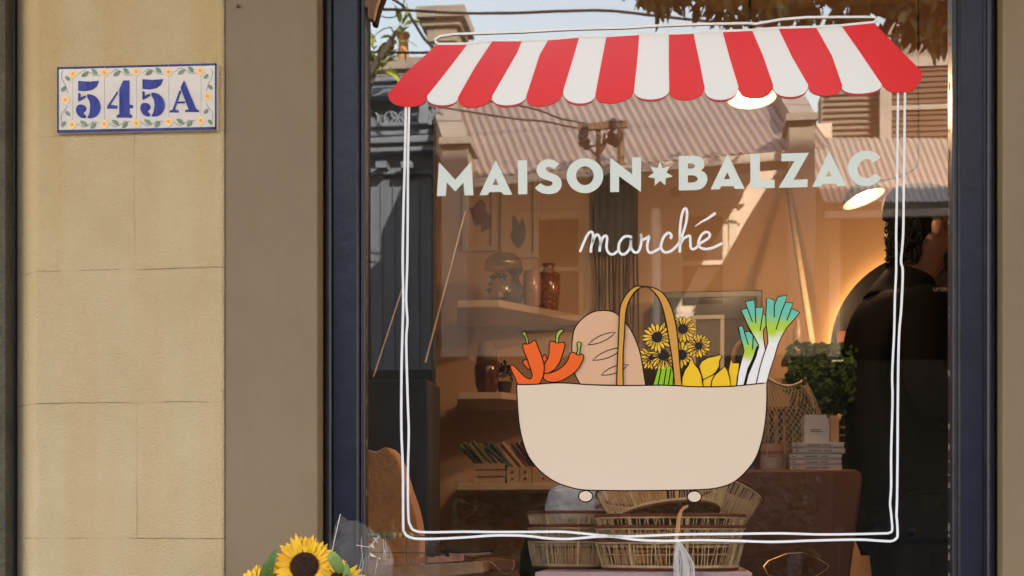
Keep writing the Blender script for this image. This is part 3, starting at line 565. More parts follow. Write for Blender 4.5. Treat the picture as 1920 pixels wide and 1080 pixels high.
# ---- slate blue terrace at the left
tl = thing('slate_terrace', 'dark slate blue terrace house with a moulded parapet across the street', 'house', P3(690, 1000, 8.6))
b = RB(); b.slab(-300, 808, 200, 700, 8.6, .5); b.build('wall', m_slate, tl)
b = RB(); b.slab(-300, 812, 701, 1265, 8.58, .5); b.build('base', m_base, tl)
b = RB(); b.slab(-300, 802, 128, 148, 8.56, .5); b.slab(-300, 808, 149, 160, 8.6, .5); b.build('coping', m_stone, tl)
b = RB()
for y0, y1, m in ((161, 170, 8.5), (171, 182, 8.54), (183, 198, 8.45), (246, 254, 8.52), (255, 270, 8.56), (271, 284, 8.42), (285, 300, 8.46), (336, 342, 8.55)): b.slab(-300, 812 if m < 8.5 else 808, y0, y1, m, .62)
b.build('cornice', m_slat2, tl, bevel=.01)
b = MB()
for x in range(-246, 812, 62):
    for dx, dy in ((-13, 0), (13, 0), (0, -11), (0, 11)):
        c = P3(x + dx, 222 + dy, 8.585); q = [c + Vector((.055 * cos(t * pi / 8), 0, .055 * sin(t * pi / 8))) for t in range(16)]; b.tube(q, .014, 6, closed=True)
b.build('quatrefoil_panel', m_slat2, tl, smooth=60)
b = RB()
for x in range(-256, 800, 48):
    b = RB(); b.slab(x, x + 20, 302, 314.2, 8.44, .16); b.slab(x + 3, x + 17, 314, 325.2, 8.49, .12); b.slab(x + 6, x + 14, 325, 333, 8.54, .08); b.build('bracket', m_slat2, tl)
b = RB()
for x in range(-298, 805, 23): b.slab(x, x + 1.6, 344, 699, 8.585, .015)
b.slab(786, 801, 176, 232, 8.4, .05); b.build('boarding', m_slat2, tl)
cp.build('chimney_pot', m_terra, tl, smooth=50)
m_wtrim = mat('weathered_white_trim', (.44, .37, .30), .7, (.36, .30, .24), 3)
# ---- weatherboard house at the right
wh = thing('weatherboard_house', 'brown weatherboard house with louvred shutters and a sunlit porch roof across the street', 'house', P3(1680, 1000, 9.2))
b = RB(); b.quad([(1540, 668), (2700, 668), (2700, -40), (1770, -40), (1600, 110), (1540, 175)], 9.3, .3); b.build('wall', m_grey, wh)
b = RB(); b.slab(1561, 2700, 669, 1265, 9.2, .4); b.build('base', m_base, wh)
b = RB()
for k in range(14): b.slab(1545, 1650, 120 + k * 11, 122 + k * 11, 9.28, .02)
b.build('boarding', m_lou, wh)
b = RB(); b.quad([(1590, 118), (1604, 128), (1790, -30), (1790, -60)], 9.05, .25); b.build('bargeboard', m_wtrim, wh)
sh = RB(); sh.slab(1650, 1672, 100, 268, 9.2, .1); sh.slab(1672, 2700, 88, 106, 9.2, .1); sh.slab(1672, 2700, 180, 189, 9.2, .1); sh.slab(1640, 2700, 266, 277, 9.15, .16); so_ = sh.build('shutter_frame', m_wtrim, wh)
lv = RB()
for k in range(15):
    y = 108 + k * 10.4
    if 176 < y < 189: continue
    lv.slab(1673, 2700, y, y + 7.2, 9.22 + (k % 2) * .004, .03)
lv.build('louvre', m_lou, so_)
corrugated('porch_roof', P3(1543, 378, 7.4), P3(2700, 374, 7.4), P3(1500, 258, 8.9), P3(2640, 262, 8.9), 88, m_roofb, wh, amp=.006)
b = RB(); b.slab(1545, 2700, 380, 394, 7.42, .06); b.build('porch_gutter', m_wtrim, wh)
b = RB(); b.slab(1582, 2700, 396, 668, 9.25, .05); b.build('porch_wall', mat('porch_shade_brown', (.012, .010, .008), .95, spec=.02), wh)  # near-black colour holds the deep shade under the porch
# ---- poles, cables
sm = thing('service_mast', 'service mast with crossarm, insulators and looping cables on the corrugated roof', 'mast', P3(1125, 330, 8.0))
b = MB(); b.tube([P3(1122, 232, 7.4), P3(1122, 345, 7.4)], .018, 8); b.tube([P3(1164, 232, 7.5), P3(1164, 345, 7.5)], .026, 8); b.build('post', m_lou, sm)
b = MB(); b.bar(P3(1085, 240, 7.38), P3(1176, 233, 7.38), .04, .05); b.build('crossarm', m_lou, sm)
b = MB()
for x, y in ((1092, 264), (1100, 270), (1146, 257), (1154, 265), (1097, 246), (1150, 234)): b = MB(); b.lathe([(.02, -.04), (.032, -.01), (.02, .0), (.032, .02), (.012, .05)], P3(x, y, 7.36), 10); b.build('insulator', m_iron, sm)
b = MB()
for pts in ([(1092, 240), (1086, 255), (1092, 266), (1102, 275), (1116, 272)], [(1116, 288), (1130, 270), (1134, 250)], [(1132, 262), (1150, 271), (1165, 262), (1166, 245)], [(1104, 275), (1118, 290), (1130, 280), (1138, 262), (1150, 240)], [(1126, 240), (1140, 228), (1160, 232)]): b.tube([P3(x, y, 7.37) for x, y in smooth(pts, n=5)], .009, 6)
b.build('loop_cable', m_wire, sm)
def cable(pts, m, r, label):
    b = MB(); b.tube([P3(x, y, m + k * .0) for k, (x, y) in enumerate(smooth(pts, n=8))], r, 6); b.build('overhead_cable', m_wire, label=label, cat='cable', group='cables over the street', smooth=180)
cable([(500, 26), (690, 18), (760, 19), (850, 24), (950, 24), (1060, 20), (1160, 21), (1330, 40), (1700, 70)], 7.6, .012, 'thick dark overhead cable crossing the sky above the striped awning')
cable([(500, 90), (690, 97), (800, 98), (900, 90), (1100, 84)], 7.8, .011, 'dark overhead cable passing in front of the terracotta chimney pot')
cable([(820, 175), (960, 196), (1010, 207), (1050, 222), (1095, 231), (1118, 236)], 7.4, .008, 'upper thin cable running to the service mast over the corrugated roof')
cable([(820, 200), (960, 222), (1020, 228), (1060, 236), (1092, 242)], 7.42, .008, 'lower thin cable running to the service mast over the corrugated roof')
cable([(700, -20), (752, 8), (775, 40), (800, 78), (840, 110)], 7.9, .012, 'dark slanting cable in front of the stone chimney')
cable([(690, 10), (720, 32), (748, 26), (760, -6)], 7.85, .005, 'thin looped wire near the top left corner of the glass')
# ---- fence and hedge
fe = thing('palisade_fence', 'dark iron palisade fence with ball finials across the street', 'fence', P3(1680, 1240, 6.3))
for k in range(13):
    x = 1540 + k * 34; b = MB(); p = P3(x, 1003, 6.3); q = Vector((p.x, p.y, -.1)); b.tube([q, p], .016 if k % 2 else .010, 6)
    if k % 2: b.ball(p + Vector((0, 0, .02)), .028, 10); b.tube([p + Vector((0, 0, .04)), p + Vector((0, 0, .075))], [.012, .002], 6)
    b.build('picket', m_iron, fe)
for zz in (1014, 1150):
    b = MB(); b.bar(P3(1530, zz, 6.3), P3(1965, zz, 6.3), .03, .03); b.build('rail', m_iron, fe)
def leafmass(x0, x1, y0, y1, z0, z1, n, sz, rng, dens=None):
    b = MB()
    for _ in range(n):
        p = Vector((rng.uniform(x0, x1), rng.uniform(y0, y1), rng.uniform(z0, z1)))
        d = Vector((rng.gauss(0, 1), rng.gauss(0, 1), rng.gauss(0, .7))).normalized() * sz * rng.uniform(.6, 1.2)
        b.leaf(p, p + d, Vector((rng.gauss(0, 1), rng.gauss(0, 1), 1)), sz * .42)
    return b
rg = random.Random(5)
a = P3(840, 900, 7.0); c = P3(1540, 900, 7.0)
hd = thing('hedge', 'dark clipped hedge in front of the peach cottage', 'hedge', ((a.x + c.x) / 2, -7.2, -.1))
leafmass(a.x, c.x, -7.7, -6.9, -.1, 1.35, 5200, .09, rg).build('foliage', m_hedge, hd)
b = MB()
for k in range(9): x = a.x + (c.x - a.x) * (k + .5) / 9; b.tube([(x, -7.3, -.1), (x + .03, -7.3, .5), (x - .02, -7.3, 1.0)], [.025, .02, .01], 6)
b.build('stem', m_lou, hd)
# ---- street tree hanging over the right half, and the small tree at the left
m_leaf = mat('tree_leaf', (.24, .24, .045), .42, (.09, .085, .018), 9, spec=.5); m_bark = mat('bark', (.10, .07, .045), .9, (.06, .045, .03), 14, bump=.6, bscale=30)
tt = thing('street_tree', 'leafy street tree whose drooping brown green leaves hang over the right half of the glass', 'tree', P3(2080, 1240, 5.9))
base = Vector((P3(2080, 1000, 5.9).x, -5.9, -.1)); fork = base + Vector((-.1, .1, 3.3))
b = MB(); b.tube([base, base + Vector((.05, 0, 1.5)), fork], [.17, .14, .11], 12)
tips = []
for px, py, m in ((1210, -60, 5.9), (1300, -40, 5.7), (1400, -50, 6.1), (1500, -20, 5.7), (1600, -60, 6.1), (1700, -30, 5.8), (1780, 0, 6.0), (1350, -110, 6.2), (1550, -120, 5.7), (1850, -60, 5.9)):
    t = P3(px, py, m); mid = fork.lerp(t, .5) + Vector((0, 0, .35)); pts = [fork, fork.lerp(mid, .5) + Vector((0, 0, .12)), mid, mid.lerp(t, .6), t]; b.tube(smooth([tuple(p) for p in pts], n=3), [.07 - .06 * i / 12 for i in range(13)], 7); tips.append((mid, t))
b.build('trunk', m_bark, tt, smooth=60)
b = MB()
def hang(px, py, m, L, rng):
    p = P3(px, py, m); d = Vector((rng.gauss(0, .45), rng.gauss(0, .4), -1 + rng.uniform(0, .7))).normalized(); b.leaf(p, p + d * L, Vector((rng.gauss(0, 1), rng.gauss(.4, 1), .3)), L * rng.uniform(.28, .38), droop=.06)
for _ in range(1500):
    x = rg.uniform(1165, 1900); lim = 26 + 18 * sin(x * .019) + 14 * sin(x * .051 + 1) + (40 if x > 1690 else 0) - (24 if x < 1200 else 0)
    y = lim - abs(rg.gauss(0, 62)) - 18
    if rg.random() < .12 + .25 * (sin(x * .07) * sin(y * .09) > .45): continue
    hang(x, y, rg.uniform(5.5, 6.2), rg.uniform(.10, .165), rg)
for mid, t in tips:
    for _ in range(60):
        q = mid.lerp(t, rg.uniform(.1, 1)); d = Vector((rg.gauss(0, 1), rg.gauss(0, 1), rg.gauss(.2, .8))).normalized(); q = q + d * rg.uniform(0, .35)
        b.leaf(q, q + Vector((d.x, d.y, d.z - .7)).normalized() * .17, Vector((rg.gauss(0, 1), rg.gauss(0, 1), 1)), .055, droop=.05)
b.build('crown', m_leaf, tt)
m_fr = mat('pale_green_leaf', (.36, .36, .04), .5, (.18, .22, .03), 5)
ft = thing('frangipani_tree', 'small bare branched tree with yellow green leaves beside the chimney pot at the left', 'tree', P3(600, 1240, 7.7))
base = Vector((P3(600, 1000, 7.7).x, -7.7, -.1)); b = MB(); br = []
f0 = P3(640, 330, 7.7); b.tube([base, base + Vector((.05, 0, 1.5)), f0], [.09, .075, .055], 8)
for pts in ([(640, 330), (675, 210), (690, 140), (715, 100), (742, 78)], [(690, 140), (720, 96), (735, 72), (752, 50)], [(675, 210), (690, 165), (705, 130), (712, 118)], [(640, 330), (640, 200), (655, 110), (680, 60)]):
    q = [P3(x, y, 7.7 + .02 * i) for i, (x, y) in enumerate(smooth(pts, n=3))]; b.tube(q, [.028 - .014 * i / len(q) for i in range(len(q))], 7); br.append(q[-1])
b.build('trunk', m_bark, ft, smooth=60)
b = MB()
for c in br + [P3(700, 88, 7.72), P3(716, 130, 7.7)]:
    for k in range(9):
        d = Vector((rg.gauss(0, 1), rg.gauss(0, .7), rg.uniform(-.5, 1.0))).normalized(); q = c + d * .02; b.leaf(q, q + d * rg.uniform(.13, .22), Vector((rg.gauss(0, 1), .3, 1)), .055, droop=.12)
b.build('crown', m_fr, ft)
# ================================================================== inside the shop
ZFL = .18
def I(px, py, y): return G(px, py, y)
def zat(py, y, px=1200): return G(px, py, y).z
def xat(px, y): return G(px, 700, y).x
YB = 2.6
m_wallw = mat('warm_plaster', (.60, .40, .25), .85, (.54, .35, .21), 2, bump=.1, bscale=60)
m_floor = mat('timber_floor', (.16, .09, .05), .5, (.10, .055, .03), 5, stretch=(1, 8, 1))
m_black = mat('matt_black_panel', (.008, .008, .009), .6, (.012, .011, .010), 6)
m_shelf = mat('pale_shelf_board', (.58, .44, .32), .6, (.52, .39, .28), 4)
m_wood = mat('pale_crate_wood', (.52, .34, .19), .65, (.42, .26, .14), 6, stretch=(1, 1, 9))
m_brown = mat('brown_wood', (.22, .11, .05), .55, (.15, .07, .03), 5, stretch=(6, 1, 1))
X0, X1 = -2.3, 1.9
b = MB(); b.box(X0, X1, .255, YB + .2, ZFL - .1, ZFL); b.build('shop_floor', m_floor, kind='structure')
b = MB(); b.box(X0 - .1, X1 + .1, .36, YB + .3, 3.02, 3.25); b.build('shop_ceiling', m_wallw, kind='structure')
b = MB(); b.box(X0 - .1, X1 + .1, YB, YB + .25, ZFL, 3.02); b.build('back_wall', m_wallw, label='warm peach plastered back wall inside the shop', cat='wall')
b = MB(); b.box(X0 - .1, X0, .255, YB, ZFL, 3.02); b.build('side_wall', m_wallw, label='peach plastered side wall at the left inside the shop', cat='wall')
b = MB(); b.box(X1, X1 + .1, .255, YB, ZFL, 3.02); b.build('side_wall', m_wallw, label='peach plastered side wall at the right inside the shop', cat='wall')
b = MB(); b.box(X0 + .02, xat(814, 1.0), 1.0, 1.04, ZFL, 3.0); b.build('black_partition', m_black, label='tall black partition panel at the left inside the shop', cat='partition', bevel=.004)
b = MB(); yb = .78; b.box(xat(600, yb), xat(803, yb), yb, .98, ZFL, zat(706, yb)); b.build('display_bench', m_black, label='black display bench in front of the black partition', cat='bench', bevel=.005)
m_streak = mat('pale_streak', (.62, .50, .34), .55, (.5, .38, .24), 30)  # added rods stand in for pale slanting lines reflected in the glass
def cane(a, c, r, label):  # builds an added rod for a pale line reflected in the glass
    b = MB(); b.tube([a, Vector(a).lerp(Vector(c), .5), c], [r, r * .95, r * .85], 8); b.build('cane', m_streak, label=label, cat='cane', group='slender canes leaning in the shop', smooth=60)  # each cane is an added stand-in for a reflected line
cane(I(700, 706, .82), I(756, 535, .985), .0025, 'faint slender cane leaning on the black partition at far left'); cane(I(797, 680, .84), I(872, 395, .99), .0032, 'pale slender cane slanting across the edge of the black partition')  # both are added rods for pale slanting lines reflected in the glass
cane(I(1534, 715, 1.5), I(1474, 330, 2.58), .012, 'pale slender cane leaning on the peach wall beside the tilted lamp')  # added rod for a pale slanting line reflected in the glass
# ---- shelves
def shelf(pts, py, y, th, label):
    z = zat(py, y, 920); pl_ = [tuple(GZ(px, p_, z).xy) if yy is None else (xat(px, yy), yy) for px, p_, yy in pts]
    b = MB(); b.plan(pl_, z, z + th); b.build('wall_shelf', m_shelf, label=label, cat='shelf', group='pale wall shelves', bevel=.003); return z + th
sA = shelf([(857, 0, 2.1), (935, 0, 2.1), (1120, 0, YB), (857, 0, YB)], 576, 2.1, .028, 'upper pale shelf, carrying the glass vases')
sB = shelf([(857, 0, 2.1), (940, 0, 2.1), (1110, 0, YB), (857, 0, YB)], 748, 2.1, .026, 'middle pale shelf, carrying the dark amber vase')
sC = shelf([(857, 0, 2.1), (1110, 0, 2.1), (1110, 0, YB), (857, 0, YB)], 919, 2.1, .026, 'lower pale shelf, carrying crates of candles')
mg = lambda nm_, c, fac=.12: glass_mat(nm_, fac, c, .03)
def scl(y, px=950): return (G(px + 1, 700, y) - G(px, 700, y)).x
# table lamp with frosted dome
c = I(944, 560, 2.25); c.z = sA; k = scl(2.25); ml = thing('dome_vase', 'clear glass vessel with a frosted dome top and dark leaf marks on the upper shelf', 'vase', c)
b = MB(); b.lathe([(24 * k, 0), (27 * k, 10 * k), (27 * k, 55 * k), (22 * k, 66 * k)], c, 24); b.build('body', mg('clear_vase_glass', (.90, .86, .80), .10), ml, smooth=180)
b = MB(); zt = 66 * k; b.lathe([(18 * k, zt), (36 * k, zt + 3 * k), (34 * k, zt + 18 * k), (22 * k, zt + 30 * k), (0, zt + 33 * k)], c, 24); b.build('dome', glass_mat('frosted_glass', .16, (.74, .66, .58), .3), ml, smooth=180)
m_teal = mat('dark_teal_glass', (.012, .03, .035), .2)
for dx, dz, w_ in ((-38, 24, 7), (-27, 48, 8), (-12, 52, 9), (8, 50, 8), (12, 16, 7), (-34, 36, 5)):
    p = c + Vector((dx * k * .6, -28 * k, dz * k)); b = MB()
    for s in range(4): a = s * 1.6 + dx; b.leaf(p, p + Vector((cos(a), 0, sin(a))) * w_ * k, (0, -1, .2), 5 * k)
    b.build('leaf_mark', m_teal, ml)
def vase(px, y, prof, m, label, s=1, base=None, kids=None, name='vase'):
    c = I(px, 600, y); c.z = base; k = scl(y, px)
    if kids is None:
        b = MB(); b.lathe([(r * k, z * k) for r, z in prof], c, 24); return b.build(name, m, label=label, cat=name.split('_')[-1], smooth=180)
vase(966, 2.28, [(4, 0), (12, 12), (18, 26), (16, 36), (8, 48), (7, 56), (13, 66), (15, 70)], mat('slate_blue_glass', (.05, .085, .12), .12, coat=.5), 'slate blue pear shaped glass vase on the upper shelf', base=sA)
vase(998, 2.3, [(12, 0), (16, 6), (17, 50), (15, 66), (15, 68)], mat('speckled_pink_glass', (.42, .22, .17), .2, (.10, .05, .05), 70, lo=.62, hi=.68), 'speckled pink glass tumbler between the blue and amber vases', base=sA, name='glass_tumbler')
vase(1029, 2.42, [(14, 0), (18, 8), (22, 50), (21, 70), (12, 77), (9, 84), (13, 90)], mat('speckled_amber_glass', (.22, .065, .03), .15, (.45, .16, .06), 90, coat=.6, lo=.5, hi=.6), 'speckled red amber vase at the right end of the upper shelf', base=sA)
c = I(913, 700, 2.2); c.z = sB; k = scl(2.2); va = thing('lidded_jar', 'dark amber jar under a clear domed lid on the middle shelf', 'jar', c)
b = MB(); b.lathe([(16 * k, 0), (22 * k, 20 * k), (24 * k, 50 * k), (20 * k, 62 * k)], c, 24); b.build('body', mat('dark_amber_glass', (.055, .014, .008), .12, (.12, .035, .012), 18, coat=.6), va, smooth=180)
b = MB(); b.lathe([(20 * k, 62 * k), (19 * k, 78 * k), (15 * k, 96 * k), (6 * k, 101 * k), (0, 101 * k)], c, 24); b.build('lid', mat('smoky_glass', (.20, .15, .11), .15), va, smooth=180)
b = MB()
rg = random.Random(21); c = I(946, 700, 2.26); c.z = sB + .055
for _ in range(60):
    d = Vector((rg.gauss(0, 1), rg.gauss(0, 1), rg.gauss(.2, .8))).normalized(); q = c + Vector((0, 0, .04)) + d * rg.uniform(.0, .035); b.leaf(q, q + d * .022, (rg.gauss(0, 1), -1, .5), .014)
fl_ = thing('dark_flower_pot', 'small pot of nearly black flowers beside the amber jar', 'flower pot', (c.x, c.y, sB))
b.build('flowers', mat('black_petal', (.012, .012, .016), .6), fl_)
b = MB(); b.lathe([(.022, 0), (.03, .055), (.027, .056), (.02, .01)], (c.x, c.y, sB), 16); b.build('pot', mat('brown_pot', (.06, .03, .02), .4), fl_, smooth=60)
# crates of candles on the lower shelf
def slat_crate(x0, x1, y0, y1, z0, h, slots, m, label, group, name='slatted_crate'):
    t = thing(name, label, 'crate', ((x0 + x1) / 2, (y0 + y1) / 2, z0), group)
    n = 3; gp = h * .06; sh_ = (h - gp * (n - 1)) / n
    for i in range(n):
        z = z0 + i * (sh_ + gp); b = MB(); b.box(x0, x1, y0, y0 + .008, z, z + sh_); b.box(x0, x1, y1 - .008, y1, z, z + sh_); b.box(x0, x0 + .008, y0 + .009, y1 - .009, z, z + sh_); b.box(x1 - .008, x1, y0 + .009, y1 - .009, z, z + sh_); b.build('slat', m, t, bevel=.0015)
    b = MB(); b.box(x0 + .009, x1 - .009, y0 + .009, y1 - .009, z0, z0 + .006); b.build('floor_board', m, t); return t
y0 = 2.12; zc = lambda p: zat(p, y0, 930) - sC
slat_crate(xat(887, y0), xat(946, y0), y0, y0 + .16, sC, zc(869), 3, m_wood, 'wide pale slatted crate at the left end of the lower shelf', 'candle crates on the lower shelf')
for i, (a, d, lb) in enumerate(((949, 972, 'narrow peg box next to the wide slatted crate'), (973, 996, 'middle narrow peg box of the three on the lower shelf'), (997, 1040, 'last peg box on the lower shelf, partly behind the drawn basket'))):
    t = thing('peg_box', 'pale wooden ' + lb, 'box', (xat((a + d) / 2, y0), y0, sC), 'candle crates on the lower shelf')
    b = MB(); b.box(xat(a, y0), xat(d, y0), y0 + .01, y0 + .15, sC, sC + zc(875)); b.build('body', m_wood, t, bevel=.003)
    for zz in (.3, .7):
        b = MB(); cc = Vector((xat((a + d) / 2, y0), y0 + .009, sC + zc(875) * zz)); b.ball(cc, .006, 8); b.build('peg', m_brown, t)
ccol = [((.13, .13, .015), 'olive green'), ((.10, .09, .01), 'moss green'), ((.02, .045, .02), 'dark green'), ((.40, .22, .10), 'tan'), ((.13, .012, .03), 'wine red')]
for i, (col, nm_) in enumerate(ccol):
    m = mat(nm_.replace(' ', '_') + '_wax', col, .45); x = 893 + i * 24; 
    b = MB()
    for k in range(6):
        xx = x + rg.uniform(-7, 7); yy = y0 + .02 + .02 * k; a = I(xx + 22, 874, yy); a.z = sC + .02 ; a = a + Vector((0, 0, .03)); c2 = a + Vector((-.088 + rg.uniform(-.01, .01), .0, .10 + rg.uniform(-.012, .012)))
        b.tube([a, c2], .0085, 8)
    b.build('candle_bundle', m, label='bundle of %s taper candles leaning left in the crates on the lower shelf' % nm_, cat='candles', group='candle bundles', smooth=60)
# framed pictures on the back wall
def picture(px0, px1, py0, py1, y, label, motif, mm):
    a, b_ = I(px0, py1, y), I(px1, py0, y); t = thing('picture_frame', label, 'picture', ((a.x + b_.x) / 2, y, a.z), 'pictures on the peach wall')
    f = MB(); w_ = .022; f.box(a.x, b_.x, y - .02, y, a.z, a.z + w_); f.box(a.x, b_.x, y - .02, y, b_.z - w_, b_.z); f.box(a.x, a.x + w_, y - .02, y, a.z + w_ + .0005, b_.z - w_ - .0005); f.box(b_.x - w_, b_.x, y - .02, y, a.z + w_ + .0005, b_.z - w_ - .0005); f.build('frame', m_shelf, t, bevel=.002)
    f = MB(); f.box(a.x + w_, b_.x - w_, y - .006, y, a.z + w_, b_.z - w_); f.build('backing', m_wallw, t); link('motif', fill([[(G(px, py, y).x, G(px, py, y).z) for px, py in l] for l in motif], y - .008, .002), mm, t)
L5 = lambda p: Zm(840, 360, .2407, p)
picture(868, 932, 330, 474, YB - .001, 'framed picture of a purple flower bunch, nearest the black partition', [L5(smooth([(170, 130), (200, 120), (250, 60), (290, 90), (300, 150), (340, 200), (335, 280), (290, 300), (265, 320), (255, 260), (215, 265), (190, 200)], True, 3))], mat('purple_paint', (.20, .07, .09), .6, (.14, .04, .06), 40))
picture(940, 1010, 330, 486, YB - .001, 'framed picture of a grey blue eared jug, right of the purple flower picture', [L5(smooth([(500, 205), (520, 190), (545, 230), (560, 255), (570, 215), (590, 220), (610, 320), (590, 400), (550, 440), (510, 400), (490, 340), (505, 280)], True, 3))], mat('grey_blue_paint', (.12, .125, .13), .6, (.07, .075, .08), 40))
# dark fringed hanging
yh = YB - .05; t = thing('fringed_wall_hanging', 'charcoal cloth wall hanging with a long fringe, behind the word marché', 'wall hanging', (xat(1155, yh), yh, zat(625, yh)))
b = MB(); b.tube([I(1106, 322, yh), I(1204, 318, yh)], .008, 8); b.build('rod', m_brown, t); b = MB(); vs = []
for i in range(41):
    for zz in (322, 400, 478): q = I(1113 + 83 * i / 40, zz, yh); q.y += .008 * sin(i * .9 + zz * .01); vs.append(q)
b.add(vs, [(i * 3 + j, i * 3 + j + 1, i * 3 + j + 4, i * 3 + j + 3) for i in range(40) for j in range(2)]); o = b.build('cloth', mat('charcoal_cloth', (.022, .021, .022), .9, (.014, .013, .014), 8), t, smooth=180); so_ = o.modifiers.new('s', 'SOLIDIFY'); so_.thickness = .004
b = MB(); rg_ = random.Random(2)
for i in range(13):
    x = 1116 + i * 6.5; e = 600 + rg_.uniform(-10, 50); b.tube([I(x, 476, yh), I(x + rg_.uniform(-3, 3), 540, yh), I(x + rg_.uniform(-3, 6), e, yh)], [.0045, .004, .003], 5)
b.build('fringe', mat('charcoal_yarn', (.03, .03, .034), .9), t)
# dark wall cabinet with a small white frame
yc = 2.38; t = thing('dark_cabinet', 'dark glass fronted wall cabinet partly behind the drawn basket', 'cabinet', (xat(1330, yc), yc, zat(705, yc)))
b = MB(); b.box(xat(1226, yc), xat(1430, yc), yc, YB - .002, zat(720, yc), zat(548, yc)); b.build('body', mat('dark_cabinet_paint', (.035, .035, .038), .3), t, bevel=.004)
b = MB(); b.box(xat(1236, yc), xat(1420, yc), yc - .008, yc - .001, zat(720, yc), zat(560, yc)); b.build('door', mat('cabinet_glass', (.014, .014, .017), .12), t, bevel=.003)
a = I(1297, 656, yc - .03); c = I(1358, 590, yc - .03); t = thing('white_frame', 'small white picture frame in front of the dark cabinet', 'picture', ((a.x + c.x) / 2, yc - .03, a.z)); b = MB(); w_ = .016
b.box(a.x, c.x, yc - .03, yc - .012, c.z - w_, c.z); b.box(c.x - w_, c.x, yc - .03, yc - .012, zat(720, yc), c.z - w_); b.box(a.x, a.x + w_, yc - .03, yc - .012, zat(720, yc), c.z - w_); b.build('frame', mat('white_paint', (.50, .48, .45), .5), t, bevel=.002)
b = MB(); b.box(a.x + w_, c.x - w_, yc - .024, yc - .015, zat(720, yc), c.z - w_); b.build('panel', mat('dark_print', (.02, .02, .025), .4), t)
# ---- pendant lamps
m_shade = mat('slate_lamp_shade', (.06, .065, .07), .4); m_bulb = mat('glowing_bulb', (1, .9, .75), .3, emit=(1, .74, .42), est=9)
m_inner = mat('glowing_white_lining', (.85, .82, .76), .5, emit=(1, .80, .50), est=.22)  # emission adds the bulb's light on the lining
def lamp(px, py, y, rpx, tilt, roll, label, power, depth=.75, path=None):
    c = I(px, py, y); r = rpx * scl(y, px); t = thing('pendant_lamp', label, 'lamp', c, 'pendant lamps in the shop')
    Mx = Matrix.Rotation(roll, 3, 'Y') @ Matrix.Rotation(tilt, 3, 'X')
    b = MB(); b.lathe([(r, 0), (r * .93, r * .18), (r * .72, r * .45), (r * .35, r * depth), (r * .2, r * (depth + .08)), (r * .18, r * (depth + .3)), (0, r * (depth + .32))], c, 32, M=Mx); b.build('lamp_shade', m_shade, t, smooth=60)
    b = MB(); b.lathe([(r * .995, .0005), (r * .91, r * .16), (r * .70, r * .42), (r * .33, r * (depth - .06)), (0, r * (depth - .05))], c, 32, M=Mx); b.build('shade_lining', m_inner, t, smooth=60)
    b = MB(); bc = c + Mx @ Vector((0, 0, r * .12)); b.ball(bc, r * .30, 16); b.tube([bc, c + Mx @ Vector((0, 0, r * depth))], r * .12, 8); b.build('bulb', m_bulb, t, smooth=60)
    tp = c + Mx @ Vector((0, 0, r * (depth + .3))); b = MB(); b.tube([tp] + ([I(x, y_, tp.y) for x, y_ in smooth(path, n=4)] if path else [tp + Vector((0, .0, .12)), Vector((tp.x - .02, tp.y, 3.02))]), .0035, 6); b.build('cord', m_wire, t)
    l = bpy.data.lights.new('lamp_light', 'POINT'); l.energy = power; l.color = (1, .60, .30); l.shadow_soft_size = r * .3; lo_ = bpy.data.objects.new('lamp_light', l); COL.objects.link(lo_); lo_.parent = t; lo_.location = Mx @ Vector((0, 0, -r * .32))
LAMP_W = 4.3
lamp(1410, 184, 1.0, 46, R(-9), R(-2), 'white lined pendant lamp hanging behind the striped awning drawing', LAMP_W)
lamp(1620, 373, 1.55, 42, R(-7), R(-20), 'tilted slate pendant lamp with a bare glowing bulb, hanging below the letter C', LAMP_W * .7, path=[(1640, 341), (1690, 330), (1715, 316), (1722, 300), (1722, 250), (1722, -40)])
# ---- round halo mirror
c = I(1742, 652, YB - .075); r = 186 * scl(YB - .075, 1742); t = thing('round_mirror', 'large round dark mirror with a warm halo light round its rim, behind the man', 'mirror', (c.x, c.y, c.z - r))
Mx = Matrix.Rotation(-pi / 2, 3, 'X'); b = MB(); b.lathe([(0, 0), (r - .004, 0), (r, .004), (r, .02), (0, .02)], c + Vector((0, .02, 0)), 96, M=Matrix.Rotation(pi / 2, 3, 'X')); b.build('disc', mat('smoked_mirror', (.012, .012, .014), .25, spec=.4), t, smooth=40)
b = MB(); b.tube([c + Vector((cos(a * pi / 48) * (r - .03), .042, sin(a * pi / 48) * (r - .03))) for a in range(96)], .010, 8, closed=True); b.build('halo_light', mat('halo_glow', (1, .8, .5), .5, emit=(1, .58, .22), est=2.4), t)
# ---- counter and goods
yq = 1.05; zq = zat(880, yq, 1500); b = MB()
prof = [(xat(1250, yq), ZFL), (xat(1250, yq), zq), (xat(1600, yq), zq)] + [(xat(1600, yq) + .028 * sin(R(a)), zq - .028 + .028 * cos(R(a))) for a in (30, 60, 90)] + [(xat(1594, yq), zat(1080, yq)), (xat(1580, yq), ZFL)]
b.prism(prof, yq, yq + .55); b.build('counter', mat('terracotta_lacquer', (.15, .040, .012), .42, (.13, .034, .010), 1.5), label='terracotta coloured counter with a rounded right corner, holding books and greens', cat='counter', bevel=.008)
def C(px, py, y): p = I(px, py, y); p.z = zq; return p
